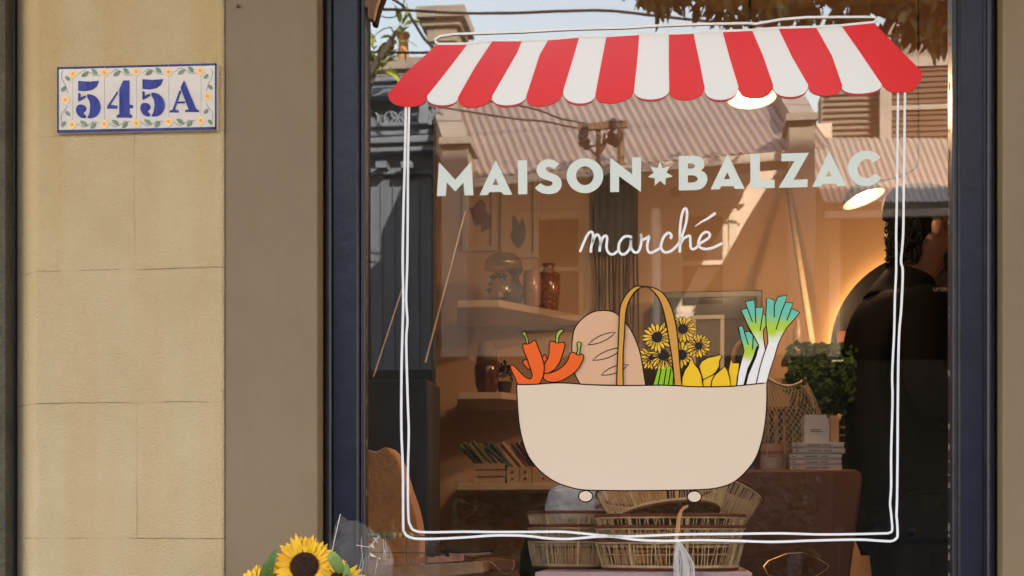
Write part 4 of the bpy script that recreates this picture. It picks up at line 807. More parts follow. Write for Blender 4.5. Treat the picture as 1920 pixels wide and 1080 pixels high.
# upright wine crate
y = 1.3; z1 = zat(762, y, 1460); t = thing('wine_crate', 'upright brown wooden crate with two dark slots behind the pink tumbler', 'crate', C(1460, 880, y)); a, c = xat(1432, y), xat(1482, y)
b = MB(); b.box(a, a + .012, y, y + .16, zq, z1); b.box(c - .012, c, y, y + .16, zq, z1); b.box(a + .0125, c - .0125, y, y + .16, z1 - .012, z1); b.box(a + .0125, c - .0125, y + .15, y + .16, zq, z1 - .0125); b.build('frame', m_brown, t, bevel=.002)
b = MB(); s = (c - a); b.box(a + s * .38, a + s * .56, y + .006, y + .016, zq, z1 - .013); b.box(a + s * .0 + .013, a + s * .22, y + .006, y + .016, zq, z1 - .013); b.box(a + s * .72, c - .013, y + .006, y + .016, zq, z1 - .013); b.build('slat', m_wood, t, bevel=.002)
# pink tumbler with its label
def words_(txt, px, py, y, h, m, parent, name='lettering', rot=0):
    cu = bpy.data.curves.new('t', 'FONT'); cu.body = txt; cu.size = h; cu.align_x = 'CENTER'; cu.align_y = 'CENTER'; cu.extrude = .0004; o = bpy.data.objects.new('t', cu); COL.objects.link(o)
    dg = bpy.context.evaluated_depsgraph_get(); me = bpy.data.meshes.new_from_object(o.evaluated_get(dg)); bpy.data.objects.remove(o); me.materials.clear()
    p = I(px, py, y); me.transform(Matrix.Translation(p) @ Matrix.Rotation(rot, 4, 'Z') @ Matrix.Rotation(pi / 2, 4, 'X')); return link(name, me, m, parent)
y = 1.13; c = C(1448, 880, y); k = scl(y, 1448); t = thing('candle_tumbler', 'pale pink candle tumbler printed BEL D\'HIVER on the counter', 'tumbler', c)
b = MB(); b.lathe([(19 * k, 0), (20 * k, 2 * k), (23 * k, 50 * k), (22 * k, 50 * k), (19.5 * k, 14 * k), (0, 14 * k)], c, 28); b.build('glass', mat('pink_glass', (.58, .30, .20), .3), t, smooth=50)
b = MB(); b.lathe([(21.6 * k, 4 * k), (22.4 * k, 26 * k)], c, 28); b.build('wax', mat('grey_wax', (.42, .34, .28), .4), t, smooth=50)
words_("BEL D'HIVER", 1448, 849, y - 23.6 * k, 8.5 * k, v_black, t); b = MB(); p = I(1448, 856, y - 23.4 * k); b.box(p.x - .011, p.x + .011, p.y - .0004, p.y, p.z - .0006, p.z + .0004); b.build('rule', v_black, t)
b = MB(); p = C(1408, 880, 1.2); b.box(p.x - .02, p.x + .012, 1.2, 1.24, zq, zq + .034); b.build('blue_packet', mat('blue_printed_card', (.02, .05, .14), .4, (.15, .16, .18), 40, lo=.55, hi=.6), label='small dark blue patterned packet at the left end of the counter', cat='packet', bevel=.002)
# stack of books
rb = random.Random(8); z = zq
for i in range(5):
    h = zat(880 - 10.6 * (i + 1), 1.12, 1530) - zat(880 - 10.6 * i, 1.12, 1530); dx = rb.uniform(-.004, .004) + (.003 if i > 2 else 0); y = 1.12; a = xat(1482, y) + dx; c = xat(1580, y) + dx
    t = thing('book', ['thick pale book at the bottom of the counter stack', 'pale book second from the bottom of the counter stack', 'middle pale book of the counter stack', 'pale book second from the top of the counter stack', 'pale book on top of the counter stack, under the upright carton'][i], 'book', ((a + c) / 2, y, z), 'pale books stacked on the counter')
    mc = mat('book_cover', (.50 + rb.uniform(-.04, .04), .45, .41), .5, (.46, .41, .37), 12); b = MB(); b.box(a, c, y, y + .17, z + .0005, z + .004); b.box(a, c, y, y + .17, z + h - .0045, z + h - .001); b.box(a, c, y - .0015, y + .0015, z + .0045, z + h - .005); b.build('cover', mc, t)
    b = MB(); b.box(a + .004, c - .004, y + .004, y + .166, z + .0045, z + h - .005); b.build('pages', mat('book_pages', (.46, .40, .33), .8), t); 
    b = MB(); 
    for (u0, u1) in ((.05, .12), (.3, .55), (.6, .75)): b.box(a + (c - a) * u0, a + (c - a) * u1, y - .0022, y - .0015, z + h * .40, z + h * .58)
    b.build('spine_print', mat('spine_print', (.14, .11, .10), .6), t); z += h
zb = z; y = 1.17; a, c, e = xat(1508, y), xat(1556, y), xat(1574, y); zt = zat(778, y, 1530); t = thing('carton', 'white upright carton with a tan side standing on the stack of books', 'carton', ((a + e) / 2, y, zb))
b = MB(); b.box(a, c, y, y + .1, zb, zt); b.build('front', mat('white_card', (.48, .46, .45), .5, (.42, .40, .39), 10), t, bevel=.002); b = MB(); b.box(c + .0005, e, y + .004, y + .1, zb, zt - .002); b.build('side', mat('tan_card', (.42, .24, .12), .6), t, bevel=.002)
b = MB(); p = I(1530, 806, y - .001)
for dz in (0, -.006): b.box(p.x - .016, p.x + .014 - dz, y - .0012, y - .0002, p.z + dz, p.z + dz + .0022)
b.build('print', mat('grey_print', (.13, .12, .12), .6), t)
# greens in a net bag
rg = random.Random(31); ctr = C(1545, 740, 1.36)
gr = thing('celery_bunch', 'big leafy bunch of dark green celery leaning out of the net bag', 'vegetables', (ctr.x, ctr.y, zq))
b = MB(); foot = I(1492, 845, 1.36); foot.z = zq + .02
stalk_m = mat('celery_stalk', (.10, .16, .03), .45, (.16, .20, .06), 12, stretch=(6, 6, 1)); tops = []
for k in range(16):
    tp = I(1500 + rg.uniform(-10, 90), 705 + rg.uniform(-30, 45), 1.36 + rg.uniform(-.07, .1)); f2 = foot + Vector((rg.uniform(-.03, .03), rg.uniform(-.03, .03), 0)); mid = f2.lerp(tp, .5) + Vector((-.015, 0, .015)); b.tube([f2, mid, tp], [.009, .008, .004], 7); tops.append(tp)
b.build('stalk', stalk_m, gr, smooth=60)
b = MB(); lm_ = mat('celery_leaf', (.046, .095, .008), .6, (.016, .040, .005), 14, spec=.15, lo=.4, hi=.6)
for _ in range(1700):
    px, py = 1546 + rg.gauss(0, 40), 710 + rg.gauss(0, 34)
    if not (1474 < px < 1618 and 648 < py < 795) or (px < 1530 and py > 735): continue
    if py > 765 and px > 1585: continue
    q = I(px, py, 1.36 + rg.gauss(-.02, .07)); d = Vector((rg.gauss(0, 1), rg.gauss(-.3, .7), rg.gauss(.35, .8))).normalized(); L = rg.uniform(.014, .028)
    for s_ in (-.7, 0, .7):
        e = (d + d.cross(Vector((0, 1, 0))) * s_); b.leaf(q, q + e.normalized() * L * (1 if s_ == 0 else .75), Vector((rg.gauss(0, .6), -1, .6)), L * .62)
b.build('leaves', lm_, gr)
net = thing('net_bag', 'beige cotton net bag holding the celery beside the crate', 'bag', (foot.x, foot.y, zq)); b = MB(); b2 = MB()
def bagp(u, v):   # u round, v up
    top = 712 + 16 * sin(u * 2 * pi) ** 2; py = 872 + (top - 872) * v; w_ = 22 + 40 * sin(pi * min(1, .25 + v * .6)) - 6 * v; cx = 1476 + 12 * (1 - v) * 1.5
    a = u * 2 * pi; p = I(cx + w_ * cos(a), py, 1.24); p.y += .055 * sin(a) * (.6 + .6 * sin(pi * v)); return p
NU, NV = 34, 22
for s_ in (1, -1):
    for i in range(NU): b.tube([bagp((i + s_ * j * .5) / NU, j / NV) for j in range(NV + 1)], .0011, 4)
b.build('net', mat('cotton_net', (.42, .33, .22), .9), net)
b2.tube([bagp(i / 40, 1.0) + Vector((0, 0, .003)) for i in range(40)], .0045, 6, closed=True); b2.tube(smooth([tuple(I(x, y_, 1.22)) for x, y_ in ((1505, 716), (1512, 730), (1522, 752), (1526, 765))], n=3), .006, 6); b2.build('rim', mat('cotton_cord', (.46, .35, .24), .9), net, smooth=60)
# woven rolls and dark box at the right end
yr = 1.42; p = C(1592, 880, yr); zt = zat(830, yr, 1592); b = MB(); b.box(xat(1572, yr), xat(1612, yr), yr, yr + .08, zq, zt); b.build('dark_box', mat('dark_card', (.03, .03, .035), .6), label='dark box under the woven rolls at the right end of the counter', cat='box', bevel=.002)
for i in range(3):
    t = thing('woven_roll', ['lowest woven tan roll on the dark box', 'middle woven tan roll on the dark box', 'topmost woven tan roll on the dark box'][i], 'roll', (p.x, yr, zt), 'woven rolls'); k = scl(yr, 1592); zc_ = zt + (8 + 15.6 * i) * k; b = MB()
    for j in range(7): b.ball((xat(1575 + j * 5.4, yr), yr + .03, zc_), (4.2 * k, .03, 7.6 * k), 10)
    b.build('roll', mat('tan_weave', (.34, .19, .07), .8, (.24, .13, .05), 60), t, smooth=180)
# back shelf with cup, packet, bottle
ys = 2.2; z = zat(660, ys, 1550); b = MB(); b.box(xat(1474, ys), xat(1640, ys), ys - .06, YB - .12, z - .02, z); b.build('back_shelf', m_brown, label='brown shelf behind the celery, carrying the pink cup', cat='shelf', bevel=.002)
k = scl(ys, 1578); c = Vector((xat(1579, ys), ys, z)); b = MB(); b.lathe([(9 * k, 0), (11.5 * k, 38 * k), (10.5 * k, 38 * k), (8 * k, 3 * k)], c, 20); b.build('pink_cup', mat('salmon_cup', (.52, .24, .14), .5), label='salmon pink paper cup on the back shelf above the celery', cat='cup', smooth=50)
b = MB(); b.box(xat(1594, ys), xat(1616, ys), ys - .02, ys + .02, z, z + 42 * k); b.build('red_packet', mat('red_foil', (.26, .03, .02), .35, (.34, .12, .05), 30), label='red foil packet beside the salmon pink cup', cat='packet', bevel=.008)
c = Vector((xat(1497, ys), ys, z)); b = MB(); b.lathe([(9 * k, 0), (10 * k, 3 * k), (10 * k, 40 * k), (6 * k, 52 * k), (5 * k, 62 * k)], c, 20); b.build('bottle', mat('pale_bottle', (.52, .36, .24), .25), label='tall pale bottle on the back shelf behind the leek drawing', cat='bottle', smooth=50)
y = 1.5; t = thing('handled_basket', 'brown wicker basket whose arched handle shows between the lemon and leek drawings', 'basket', C(1385, 880, y)); k = scl(y, 1385); c = C(1385, 880, y)
b = MB(); b.lathe([(40 * k, 0), (60 * k, 130 * k), (56 * k, 130 * k), (36 * k, 4 * k)], c, 24); b.build('body', m_brown, t, smooth=40); b = MB(); b.tube([tuple(I(x, y_, y)) for x, y_ in smooth([(1345, 760), (1352, 705), (1372, 690), (1376, 660), (1392, 640), (1410, 660), (1424, 760)], n=4)], .008, 8); b.build('handle', mat('wicker_handle', (.22, .11, .06), .7), t, smooth=60)
# ================================================================== in the window: plinth, baskets, low display
yp = .16; zp = zat(1067, .5, 1200); zp = zat(1073, yp, 1200); b = MB(); b.box(xat(1003, yp), xat(1411, yp), yp, .72, ZFL, zp); b.build('pink_plinth', mat('dusty_pink_paint', (.52, .37, .40), .6, (.48, .34, .37), 4), label='dusty pink plinth under the stacked baskets in the window', cat='plinth', bevel=.003)
m_straw = mat('pale_straw', (.78, .60, .37), .75, (.56, .40, .22), 40); m_rust = mat('rust_red_cane', (.22, .055, .022), .7, (.12, .03, .014), 60); m_base_w = mat('brown_woven_base', (.36, .21, .10), .8, (.14, .07, .03), 70, stretch=(1, 1, 1), bump=.6, bscale=160)
def rattan(name, label, c, rx, ry, h, flare, seed, M=None, n=110, group='rattan trays stacked in the window'):
    c = Vector(c); rr = random.Random(seed); t = thing(name, label, 'basket', c, group); M = M or Matrix.Identity(3)
    def pt(a, v, ex=0):
        s = 1 - flare * (1 - v); return c + M @ Vector(((rx * s + ex) * cos(a), (ry * s + ex) * sin(a), h * v))
    ring = lambda v, ex=0: [pt(2 * pi * i / 64, v, ex) for i in range(64)]
    b = MB(); b.tube(ring(1), .0056, 6, closed=True); b.tube(ring(1, .003)[:], .003, 6, closed=True); b.build('rim', m_rust, t, smooth=60)
    b = MB(); b.tube(ring(.93, .0015), .0036, 6, closed=True); b.tube(ring(.06, .0015), .004, 6, closed=True); b.tube(ring(.5, -.002), .0018, 5, closed=True); b.build('band', m_straw, t, smooth=60)
    b = MB()
    for i in range(n):
        a = 2 * pi * (i + rr.uniform(-.15, .15)) / n; d = 2 * pi / n * rr.choice((.9, -.9, .5, -.5, .2)); b.tube([pt(a, .05), pt(a + d * .5, .5, .001), pt(a + d, .95)], .0014, 4, cap=False)
    for i in range(8):
        a = 2 * pi * (i + .3) / 8; b.tube([pt(a, .04, .002), pt(a, .5, .003), pt(a, .96, .002)], .0042, 6)
    b.build('weave', m_straw, t)
    b = MB(); vs = [c + M @ Vector((0, 0, .004))] + [pt(2 * pi * i / 48, .02) for i in range(48)]; b.add(vs, [(0, 1 + i, 1 + (i + 1) % 48) for i in range(48)]); vs2 = [v - M @ Vector((0, 0, .006)) for v in vs]; b.add(vs2, [(0, 1 + i, 1 + (i + 1) % 48) for i in range(48)])
    b.build('base', m_base_w, t); b = MB(); b.tube([pt(2 * pi * i / 64, .0, .001) for i in range(64)], .0045, 6, closed=True); b.build('foot_ring', m_rust, t, smooth=60)
    return t
yl, yr_ = .50, .40; kl, kr = scl(yl, 1075), scl(yr_, 1256)
zl = zp; H = [(1066, 1016), (1028, 991), (1004, 966)]
for i, (pb, pt_) in enumerate(H):
    z0 = zp + .006 + (0 if i == 0 else (H[0][0] - pb) * kl * 1.0); rattan('rattan_tray', ['bottom tray of the left rattan stack', 'middle tray of the left rattan stack', 'top tray of the left rattan stack, holding white paper'][i], (xat(1072, yl), yl, z0), 80 * kl, .095, (pb - pt_) * kl, .12, i + 1, n=150)
Hr = [(1069, 1018), (1031, 993), (1010, 972)]
for i, (pb, pt_) in enumerate(Hr):
    z0 = zp + .006 + (0 if i == 0 else (Hr[0][0] - pb) * kr); rattan('rattan_tray', ['large bottom oval tray of the right rattan stack', 'large middle oval tray of the right rattan stack', 'large top oval tray of the right rattan stack, under the tilted basket'][i], (xat(1256, yr_), yr_, z0), 139 * kr, .145, (pb - pt_) * kr, .10, i + 7, n=120)
zt_ = zp + .006 + (Hr[0][0] - 972) * kr
rattan('rattan_basket', 'tipped rattan basket showing its brown woven base, on top of the right stack', (xat(1250, .40), .38, zat(968, .38, 1250)), 125 * kr, .10, 62 * kr, .22, 20, M=Matrix.Rotation(R(-8), 3, 'Y') @ Matrix.Rotation(R(-24), 3, 'X'), n=120)
rattan('rattan_basket', 'rattan basket with fine straw sides leaning at the right behind the tipped basket', (xat(1345, .52), .53, zat(975, .53, 1345)), 62 * kr, .085, 75 * kr, .25, 23, M=Matrix.Rotation(R(24), 3, 'Y') @ Matrix.Rotation(R(-10), 3, 'X'), n=130)
# pale reflected streak, modelled as a cord with splayed strands
yt_ = .14; t = thing('tassel', 'peach cord ending in a splayed white tassel in front of the large right rattan trays', 'tassel', I(1275, 1085, yt_)); k = scl(yt_, 1275)  # added tassel stands in for a pale reflected streak
b = MB(); b.tube([I(x, y_, yt_ + .12 * (1010 - y_) / 60) for x, y_ in smooth([(1289, 949), (1278, 957), (1273, 972), (1271, 990), (1268, 1010)], n=4)], [3.0 * k] * 6 + [4.2 * k] * 11, 8); b.build('cord', mat('peach_streak', (.80, .50, .33), .7), t, smooth=60)  # peach part of the reflected streak
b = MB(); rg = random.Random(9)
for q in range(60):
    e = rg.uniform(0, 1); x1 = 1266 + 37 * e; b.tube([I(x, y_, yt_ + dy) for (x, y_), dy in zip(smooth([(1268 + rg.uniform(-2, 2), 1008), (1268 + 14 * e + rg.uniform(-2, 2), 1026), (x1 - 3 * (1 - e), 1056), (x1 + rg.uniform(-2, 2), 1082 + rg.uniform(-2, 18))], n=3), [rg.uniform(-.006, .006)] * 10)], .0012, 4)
b.build('fringe', mat('white_streak', (.82, .80, .82), .7), t)  # white part of the reflected streak
# crumpled white paper in the left tray
bm = bmesh.new(); bmesh.ops.create_icosphere(bm, subdivisions=5, radius=1); rp = random.Random(4); c = I(1080, 955, .5); dirs = [Vector((rp.gauss(0, 1), rp.gauss(0, 1), rp.gauss(0, 1))).normalized() for _ in range(70)]; ds = [rp.uniform(.80, 1.0) for _ in dirs]
for v in bm.verts:
    u = v.co.normalized(); r = min(d / max(.12, u.dot(q)) for q, d in zip(dirs, ds)); r = min(r, 1.2); q4 = (u.x ** 4 + u.y ** 4 + u.z ** 4) ** .25; r = .62 * r / q4 + .2; r *= 1 + sum(.05 / (1 + i * .12) * (abs(((u.dot(dirs[i]) * (2.2 + .5 * i) + ds[i] * 9) % 2) - 1) - .5) for i in range(16)); v.co = Vector((u.x * r * .106, u.y * r * .075, u.z * r * .088)) + c
me = bpy.data.meshes.new('paper'); bm.to_mesh(me); bm.free(); link('crumpled_paper', me, mat('white_tissue_paper', (.76, .78, .82), .7, (.66, .68, .73), 20, bump=.5, bscale=40), label='crumpled white tissue paper bulging from the top left tray', cat='paper', smooth=22)
# tan suede shape at the left
pts = smooth([(640, 1100), (640, 850), (680, 842), (705, 846), (722, 838), (738, 848), (752, 876), (764, 915), (776, 950), (784, 985), (787, 1020), (785, 1100)], n=4); y = .62
p0 = [(G(px, py, y).x, G(px, py, y).z) for px, py in pts]; b = MB(); b.prism(p0, y, y + .09); b.build('chair_back', mat('tan_suede', (.66, .31, .085), .95, (.52, .23, .06), 14, bump=.6, bscale=90, sheen=.3), label='tan suede chair back with a lopsided rounded top in the left corner of the window', cat='chair', bevel=.015)
# bead toy
yb_ = .26; zb0 = zat(1058, yb_, 740); t = thing('bead_abacus', 'wire bead toy with a row of green and yellow wooden beads at the lower left', 'toy', (xat(745, yb_), yb_, zb0)); b = MB()
for py in (1004, 1035): b.tube([I(655, py, yb_), I(800, py + 2, yb_)], .0016, 6)
for px in (660, 730, 762, 800): b.tube([I(px, 1003, yb_), I(px, 1058, yb_)], .0016, 6)
b.build('frame', mat('thin_dark_wire', (.10, .06, .04), .5), t); k = scl(yb_, 740)
for i in range(11):
    px = 664 + i * 10.6; col = ((.05, .24, .10) if i < 7 else (.50, .36, .22) if i in (7, 9) else (.55, .42, .07)); b = MB(); b.ball(I(px, 1004, yb_), 5.4 * k, 12); b.build('bead', mat('bead_paint', col, .45), t, smooth=180)
# low wooden tray with a pink cloth, tools and a leather pouch
ya = .22; zt0 = zat(1058, ya, 850); t = thing('wooden_tray', 'long pale wooden tray with a dusty pink cloth edge at the lower left', 'tray', (xat(800, ya), ya, zt0 - .03)); A = I(640, 1068, ya); Bq = I(905, 1052, ya + .06)
b = MB(); b.hexa([A + Vector((0, 0, -.045)), Bq + Vector((0, 0, -.03)), Bq + Vector((0, .34, -.03)), A + Vector((0, .34, -.045)), A, Bq, Bq + Vector((0, .34, -.004)), A + Vector((0, .34, -.004))]); b.build('board', mat('tray_wood', (.40, .24, .13), .6, (.30, .17, .09), 8, stretch=(.4, 4, 4)), t, bevel=.004)
b = MB(); prev = None; vs = []
for i in range(40):
    u = i / 39; p = A.lerp(Bq, u * .86) + Vector((0, .02, .004)); w_ = .006 * sin(i * 1.3) + .004 * sin(i * 2.9 + 1); vs += [p + Vector((0, -.014 + w_ * .5, -.001)), p + Vector((0, .0, .010 + abs(w_))), p + Vector((0, .12, .004))]
b.add(vs, [(i * 3 + j, i * 3 + j + 1, i * 3 + j + 4, i * 3 + j + 3) for i in range(39) for j in range(2)]); b.build('cloth', mat('dusty_pink_cloth', (.40, .19, .15), .9, (.30, .14, .11), 30), t, smooth=180)
b = MB(); b.box(-1.25, .72, .235, .80, ZFL, zt0 - .052); b.build('low_bench', mat('grey_brown_bench', (.12, .085, .06), .7, (.09, .06, .045), 6), label='low grey brown bench across the foot of the window', cat='bench', bevel=.004)
t = thing('secateurs', 'old dark secateurs with a pale handle lying on the wooden tray', 'tool', I(870, 1046, .5)); b = MB(); b.tube([I(x, y_, .5) for x, y_ in smooth([(826, 1034), (850, 1034), (880, 1037), (905, 1032), (926, 1032)], n=4)], [.004, .005, .005, .006, .005] + [.005] * 12, 8); b.tube([I(x, y_, .49) for x, y_ in smooth([(835, 1045), (842, 1038), (850, 1050), (862, 1050)], n=4)], .006, 8); b.build('blade', mat('dark_steel', (.035, .035, .04), .4, metal=.5), t, smooth=60)
b = MB(); b.tube([I(x, y_, .485) for x, y_ in ((842, 1040), (880, 1041), (920, 1038))], [.003, .0045, .003], 8); b.build('handle', mat('bone_handle', (.38, .27, .18), .5), t, smooth=60)
t = thing('leather_pouch', 'orange brown leather pouch with a thin cord on the bench beside the tray', 'pouch', I(935, 1065, .42)); b = MB(); b.prism([(p.x, p.z) for p in (I(x, y_, .42) for x, y_ in smooth([(894, 1048), (930, 1046), (962, 1050), (966, 1058), (964, 1068), (940, 1070), (908, 1066)], True, 3))], .40, .52); b.build('body', mat('orange_leather', (.26, .075, .02), .5, (.20, .055, .015), 16), t, bevel=.008)
b = MB(); b.tube([I(x, y_, .39) for x, y_ in smooth([(888, 1052), (898, 1062), (905, 1068), (912, 1054), (922, 1055), (935, 1068), (944, 1076), (956, 1073), (964, 1060), (962, 1050)], n=4)], .0012, 6); b.build('cord', mat('tan_cord', (.46, .30, .18), .8), t, smooth=60)
c = I(1010, 1078, .74); c.z = zt0 - .052; b = MB(); b.lathe([(.05, 0), (.055, .02), (.05, .08), (.035, .12), (.02, .135), (0, .135)], c, 20); b.build('black_bottle', mat('black_glass', (.006, .006, .007), .5), label='squat black bottle left of the pink plinth', cat='bottle', smooth=50)
# faceted clear vase
y = .34; t = thing('glass_vase', 'faceted clear glass vase with a thin gold rim at the lower right of the window', 'vase', I(1490, 1110, y)); rim = [(1432, 1062), (1440, 1052), (1475, 1038), (1505, 1036), (1535, 1048), (1554, 1060), (1550, 1068), (1530, 1080), (1480, 1088), (1440, 1078)]
rp_ = []
zr = zat(1058, y, 1490)
for i, (px, py) in enumerate(rim): q = I(px, py, y); q.y = y + (1060 - py) * .004; rp_.append(Vector((G(px, py, q.y).x, q.y, G(px, py, q.y).z)))
b = MB(); b.tube(rp_, .0009, 6, closed=True); b.build('rim', mat('gold_rim', (.55, .36, .14), .3, metal=.8), t)
zb_ = zt0 - .052; ct_ = Vector((sum(p.x for p in rp_) / 10, y, 0)); bs = [Vector((ct_.x + (p.x - ct_.x) * .8, y + (p.y - y) * .8, max(ZFL + .35, zb_))) for p in rp_]; b = MB(); b.add(rp_ + bs, [(i, (i + 1) % 10, 10 + (i + 1) % 10, 10 + i) for i in range(10)] + [tuple(range(10, 20))]); b.build('bowl', glass_mat('faceted_glass', .008, (.86, .84, .74), .05), t)
yv = y - .06; b = MB(); b.box(ct_.x - .12, ct_.x + .16, y - .06, y + .12, ZFL, max(ZFL + .35, zb_) - .002); b.build('side_stool', m_brown, label='brown block under the faceted glass vase', cat='stool', bevel=.004)

# ================================================================== the man behind the glass
def skin(name, verts, edges, radii, m, parent, root=0, sub=2):
    me = bpy.data.meshes.new(name); me.from_pydata([tuple(v) for v in verts], edges, []); o = bpy.data.objects.new(name, me); COL.objects.link(o)
    sm_ = o.modifiers.new('skin', 'SKIN'); sm_.use_smooth_shade = True; su = o.modifiers.new('sub', 'SUBSURF'); su.levels = sub; su.render_levels = sub
    for i, r in enumerate(radii):
        d = me.skin_vertices[0].data[i]; d.radius = r if isinstance(r, tuple) else (r, r); d.use_root = i == root
    dg = bpy.context.evaluated_depsgraph_get(); out = bpy.data.meshes.new_from_object(o.evaluated_get(dg)); bpy.data.objects.remove(o); out.materials.clear(); return link(name, out, m, parent, smooth=180)
MY = 1.32; mx = xat(1702, MY); YAW = R(14)
def B(f, s, z): # forward, towards his left (away from the street), height above floor
    return Vector((mx + f * cos(YAW) - s * sin(YAW), MY + f * sin(YAW) + s * cos(YAW), ZFL + z))
man = thing('person', 'man in a black jacket and dark cap, standing at the right inside the shop', 'person', B(0, 0, 0))
m_skin = mat('skin', (.26, .13, .08), .55, (.22, .11, .065), 20); m_jack = mat('black_jacket', (.004, .004, .0045), .9, (.007, .0065, .0065), 6, bump=.25, bscale=14, spec=.03); m_trs = mat('dark_trousers', (.005, .005, .006), .9, spec=.12); m_hair = mat('dark_curly_hair', (.006, .004, .003), .7, spec=.15); m_cap = mat('dark_cap_cloth', (.012, .013, .015), .9, spec=.15)
V = []; E = []; Rr_ = []
def v_(p, r, to=None):
    V.append(p); Rr_.append(r); i = len(V) - 1
    if to is not None: E.append((to, i))
    return i
pel = v_(B(0, 0, .93), (.045, .05)); wst = v_(B(-.01, 0, 1.10), (.06, .08), pel); che = v_(B(-.02, 0, 1.32), (.09, .13), wst); nb = v_(B(-.01, 0, 1.47), (.075, .085), che); nk = v_(B(.03, 0, 1.545), .056, nb); hd0 = v_(B(.062, 0, 1.61), (.075, .066), nk); hd1 = v_(B(.065, 0, 1.70), (.098, .076), hd0); hd2 = v_(B(.055, 0, 1.765), (.07, .06), hd1); chin = v_(B(.135, 0, 1.585), (.026, .030), hd0); nose = v_(B(.185, 0, 1.665), .011, hd1)
hand = {}
for sgn in (-1, 1):
    sh_ = v_(B(-.02, sgn * .16, 1.39), .045, che); el = v_(B(-.06 if sgn < 0 else -.02, sgn * .235, 1.13), .044, sh_); wr = v_(B(.19, sgn * .17, 1.05), .029, el); pm = v_(B(.255, sgn * .155, 1.05), (.026, .036), wr)
    for j in range(4):
        a = v_(B(.300, sgn * (.150 + .0), 1.076 - j * .019), .0095, pm); c2 = v_(B(.328 - .004 * abs(j - 1), sgn * .135, 1.074 - j * .019), .0088, a); v_(B(.325, sgn * .112, 1.070 - j * .018), .0078, c2)
    a = v_(B(.262, sgn * .125, 1.085), .0105, pm); v_(B(.290, sgn * .108, 1.095), .009, a)
    hp = v_(B(0, sgn * .08, .86), .035, pel); kn = v_(B(.01, sgn * .10, .50), .045, hp); an = v_(B(-.02, sgn * .10, .085), .040, kn); v_(B(.10, sgn * .11, .035), (.035, .04), an)
skin('body', V, E, Rr_, m_skin, man)
V = []; E = []; Rr_ = []
a0 = v_(B(0, 0, .76), (.175, .205)); a1 = v_(B(-.015, 0, 1.08), (.145, .185), a0); a2 = v_(B(-.025, 0, 1.30), (.155, .20), a1); a3 = v_(B(-.02, 0, 1.43), (.13, .145), a2); a4 = v_(B(0, 0, 1.50), (.090, .095), a3); a5 = v_(B(.015, 0, 1.55), (.078, .080), a4)
for sgn in (-1, 1):
    s1_ = v_(B(-.02, sgn * .185, 1.40), .083, a2); s2_ = v_(B(-.055 if sgn < 0 else -.02, sgn * .25, 1.14), .068, s1_); s3_ = v_(B(.07, sgn * .215, 1.075), .058, s2_); v_(B(.18, sgn * .175, 1.055), .046, s3_)
skin('jacket', V, E, Rr_, m_jack, man)
V = []; E = []; Rr_ = []
p0_ = v_(B(0, 0, .90), (.155, .175))
for sgn in (-1, 1):
    q1 = v_(B(0, sgn * .095, .80), .105, p0_); q2 = v_(B(.012, sgn * .10, .50), .078, q1); v_(B(-.015, sgn * .10, .09), .070, q2)
skin('trousers', V, E, Rr_, m_trs, man)
for sgn in (-1, 1): b = MB(); b.ball(B(.055, sgn * .105, .045), (.135, .05, .05), 14); b.build('shoe', m_trs, man, smooth=180)
b = MB(); cc = B(.045, 0, 1.70); prof = [(.118, .0), (.121, .03), (.116, .062), (.095, .090), (.055, .104), (0, .108)]; b.lathe(prof, cc, 28, sx=1.03, sy=.86, M=Matrix.Rotation(YAW, 3, 'Z') @ Matrix.Rotation(R(4), 3, 'Y'))
cp_ = b.build('cap', m_cap, man, smooth=180)
b = MB(); vs = []
for i in range(13):
    a = R(-60 + 120 * i / 12)
    for rr, dz in ((.108, .006), (.165, -.004), (.195 - .02 * abs(sin(a)), -.018)): q = B(.045 + rr * cos(a) * 1.03, rr * sin(a) * .72, 1.70 + dz); vs.append(q)
fs = [(i * 3 + j, i * 3 + j + 1, i * 3 + j + 4, i * 3 + j + 3) for i in range(12) for j in range(2)]; b.add(vs, fs); b.add([q - Vector((0, 0, .005)) for q in vs], fs); b.build('peak', m_cap, cp_, smooth=180)
rg = random.Random(77); b = MB()
for _ in range(190):
    th = rg.uniform(115, 250); rr = .092; p = B(.045 + rr * cos(R(th)), rr * .80 * sin(R(th)), rg.uniform(1.575, 1.705)); n_ = rg.randrange(9, 15); o_ = Vector((rg.gauss(0, 1), rg.gauss(0, 1), rg.gauss(0, 1))).normalized(); u = o_.orthogonal().normalized(); w_ = o_.cross(u); r_ = rg.uniform(.010, .018)
    b.tube([p + u * r_ * cos(i * .75) + w_ * r_ * sin(i * .75) + Vector((-.0008, 0, -.0022)) * i for i in range(n_)], .0028, 4, cap=False)
b.ball(B(.03, 0, 1.67), (.082, .078, .075), 16); b.build('hair', m_hair, man, smooth=180)
b = MB()
for _ in range(900):
    th = rg.uniform(-95, 95); p = B(.095 + .068 * cos(R(th)) * rg.uniform(.85, 1.05), .058 * sin(R(th)), rg.uniform(1.55, 1.65)); d = B(1, 0, 0) - B(0, 0, 0); d.z = 0; p2 = p + Vector((d.x * .010 + rg.gauss(0, .003), d.y * .01 + rg.gauss(0, .003), -.014)); b.tube([p, p2], [.002, .0006], 4, cap=False)
b.build('beard', m_hair, man)
for sgn in (-1, 1):
    b = MB(); b.ball(B(.146, sgn * .032, 1.685), .0115, 10); b.build('eye', mat('eye', (.35, .33, .30), .2), man, smooth=180); b = MB(); b.ball(B(.06, sgn * .083, 1.665), (.018, .010, .030), 10); b.build('ear', m_skin, man, smooth=180)
b = MB(); b.ball(B(.150, 0, 1.612), (.012, .024, .007), 10); b.build('mouth', mat('lips', (.30, .12, .10), .5), man, smooth=180)
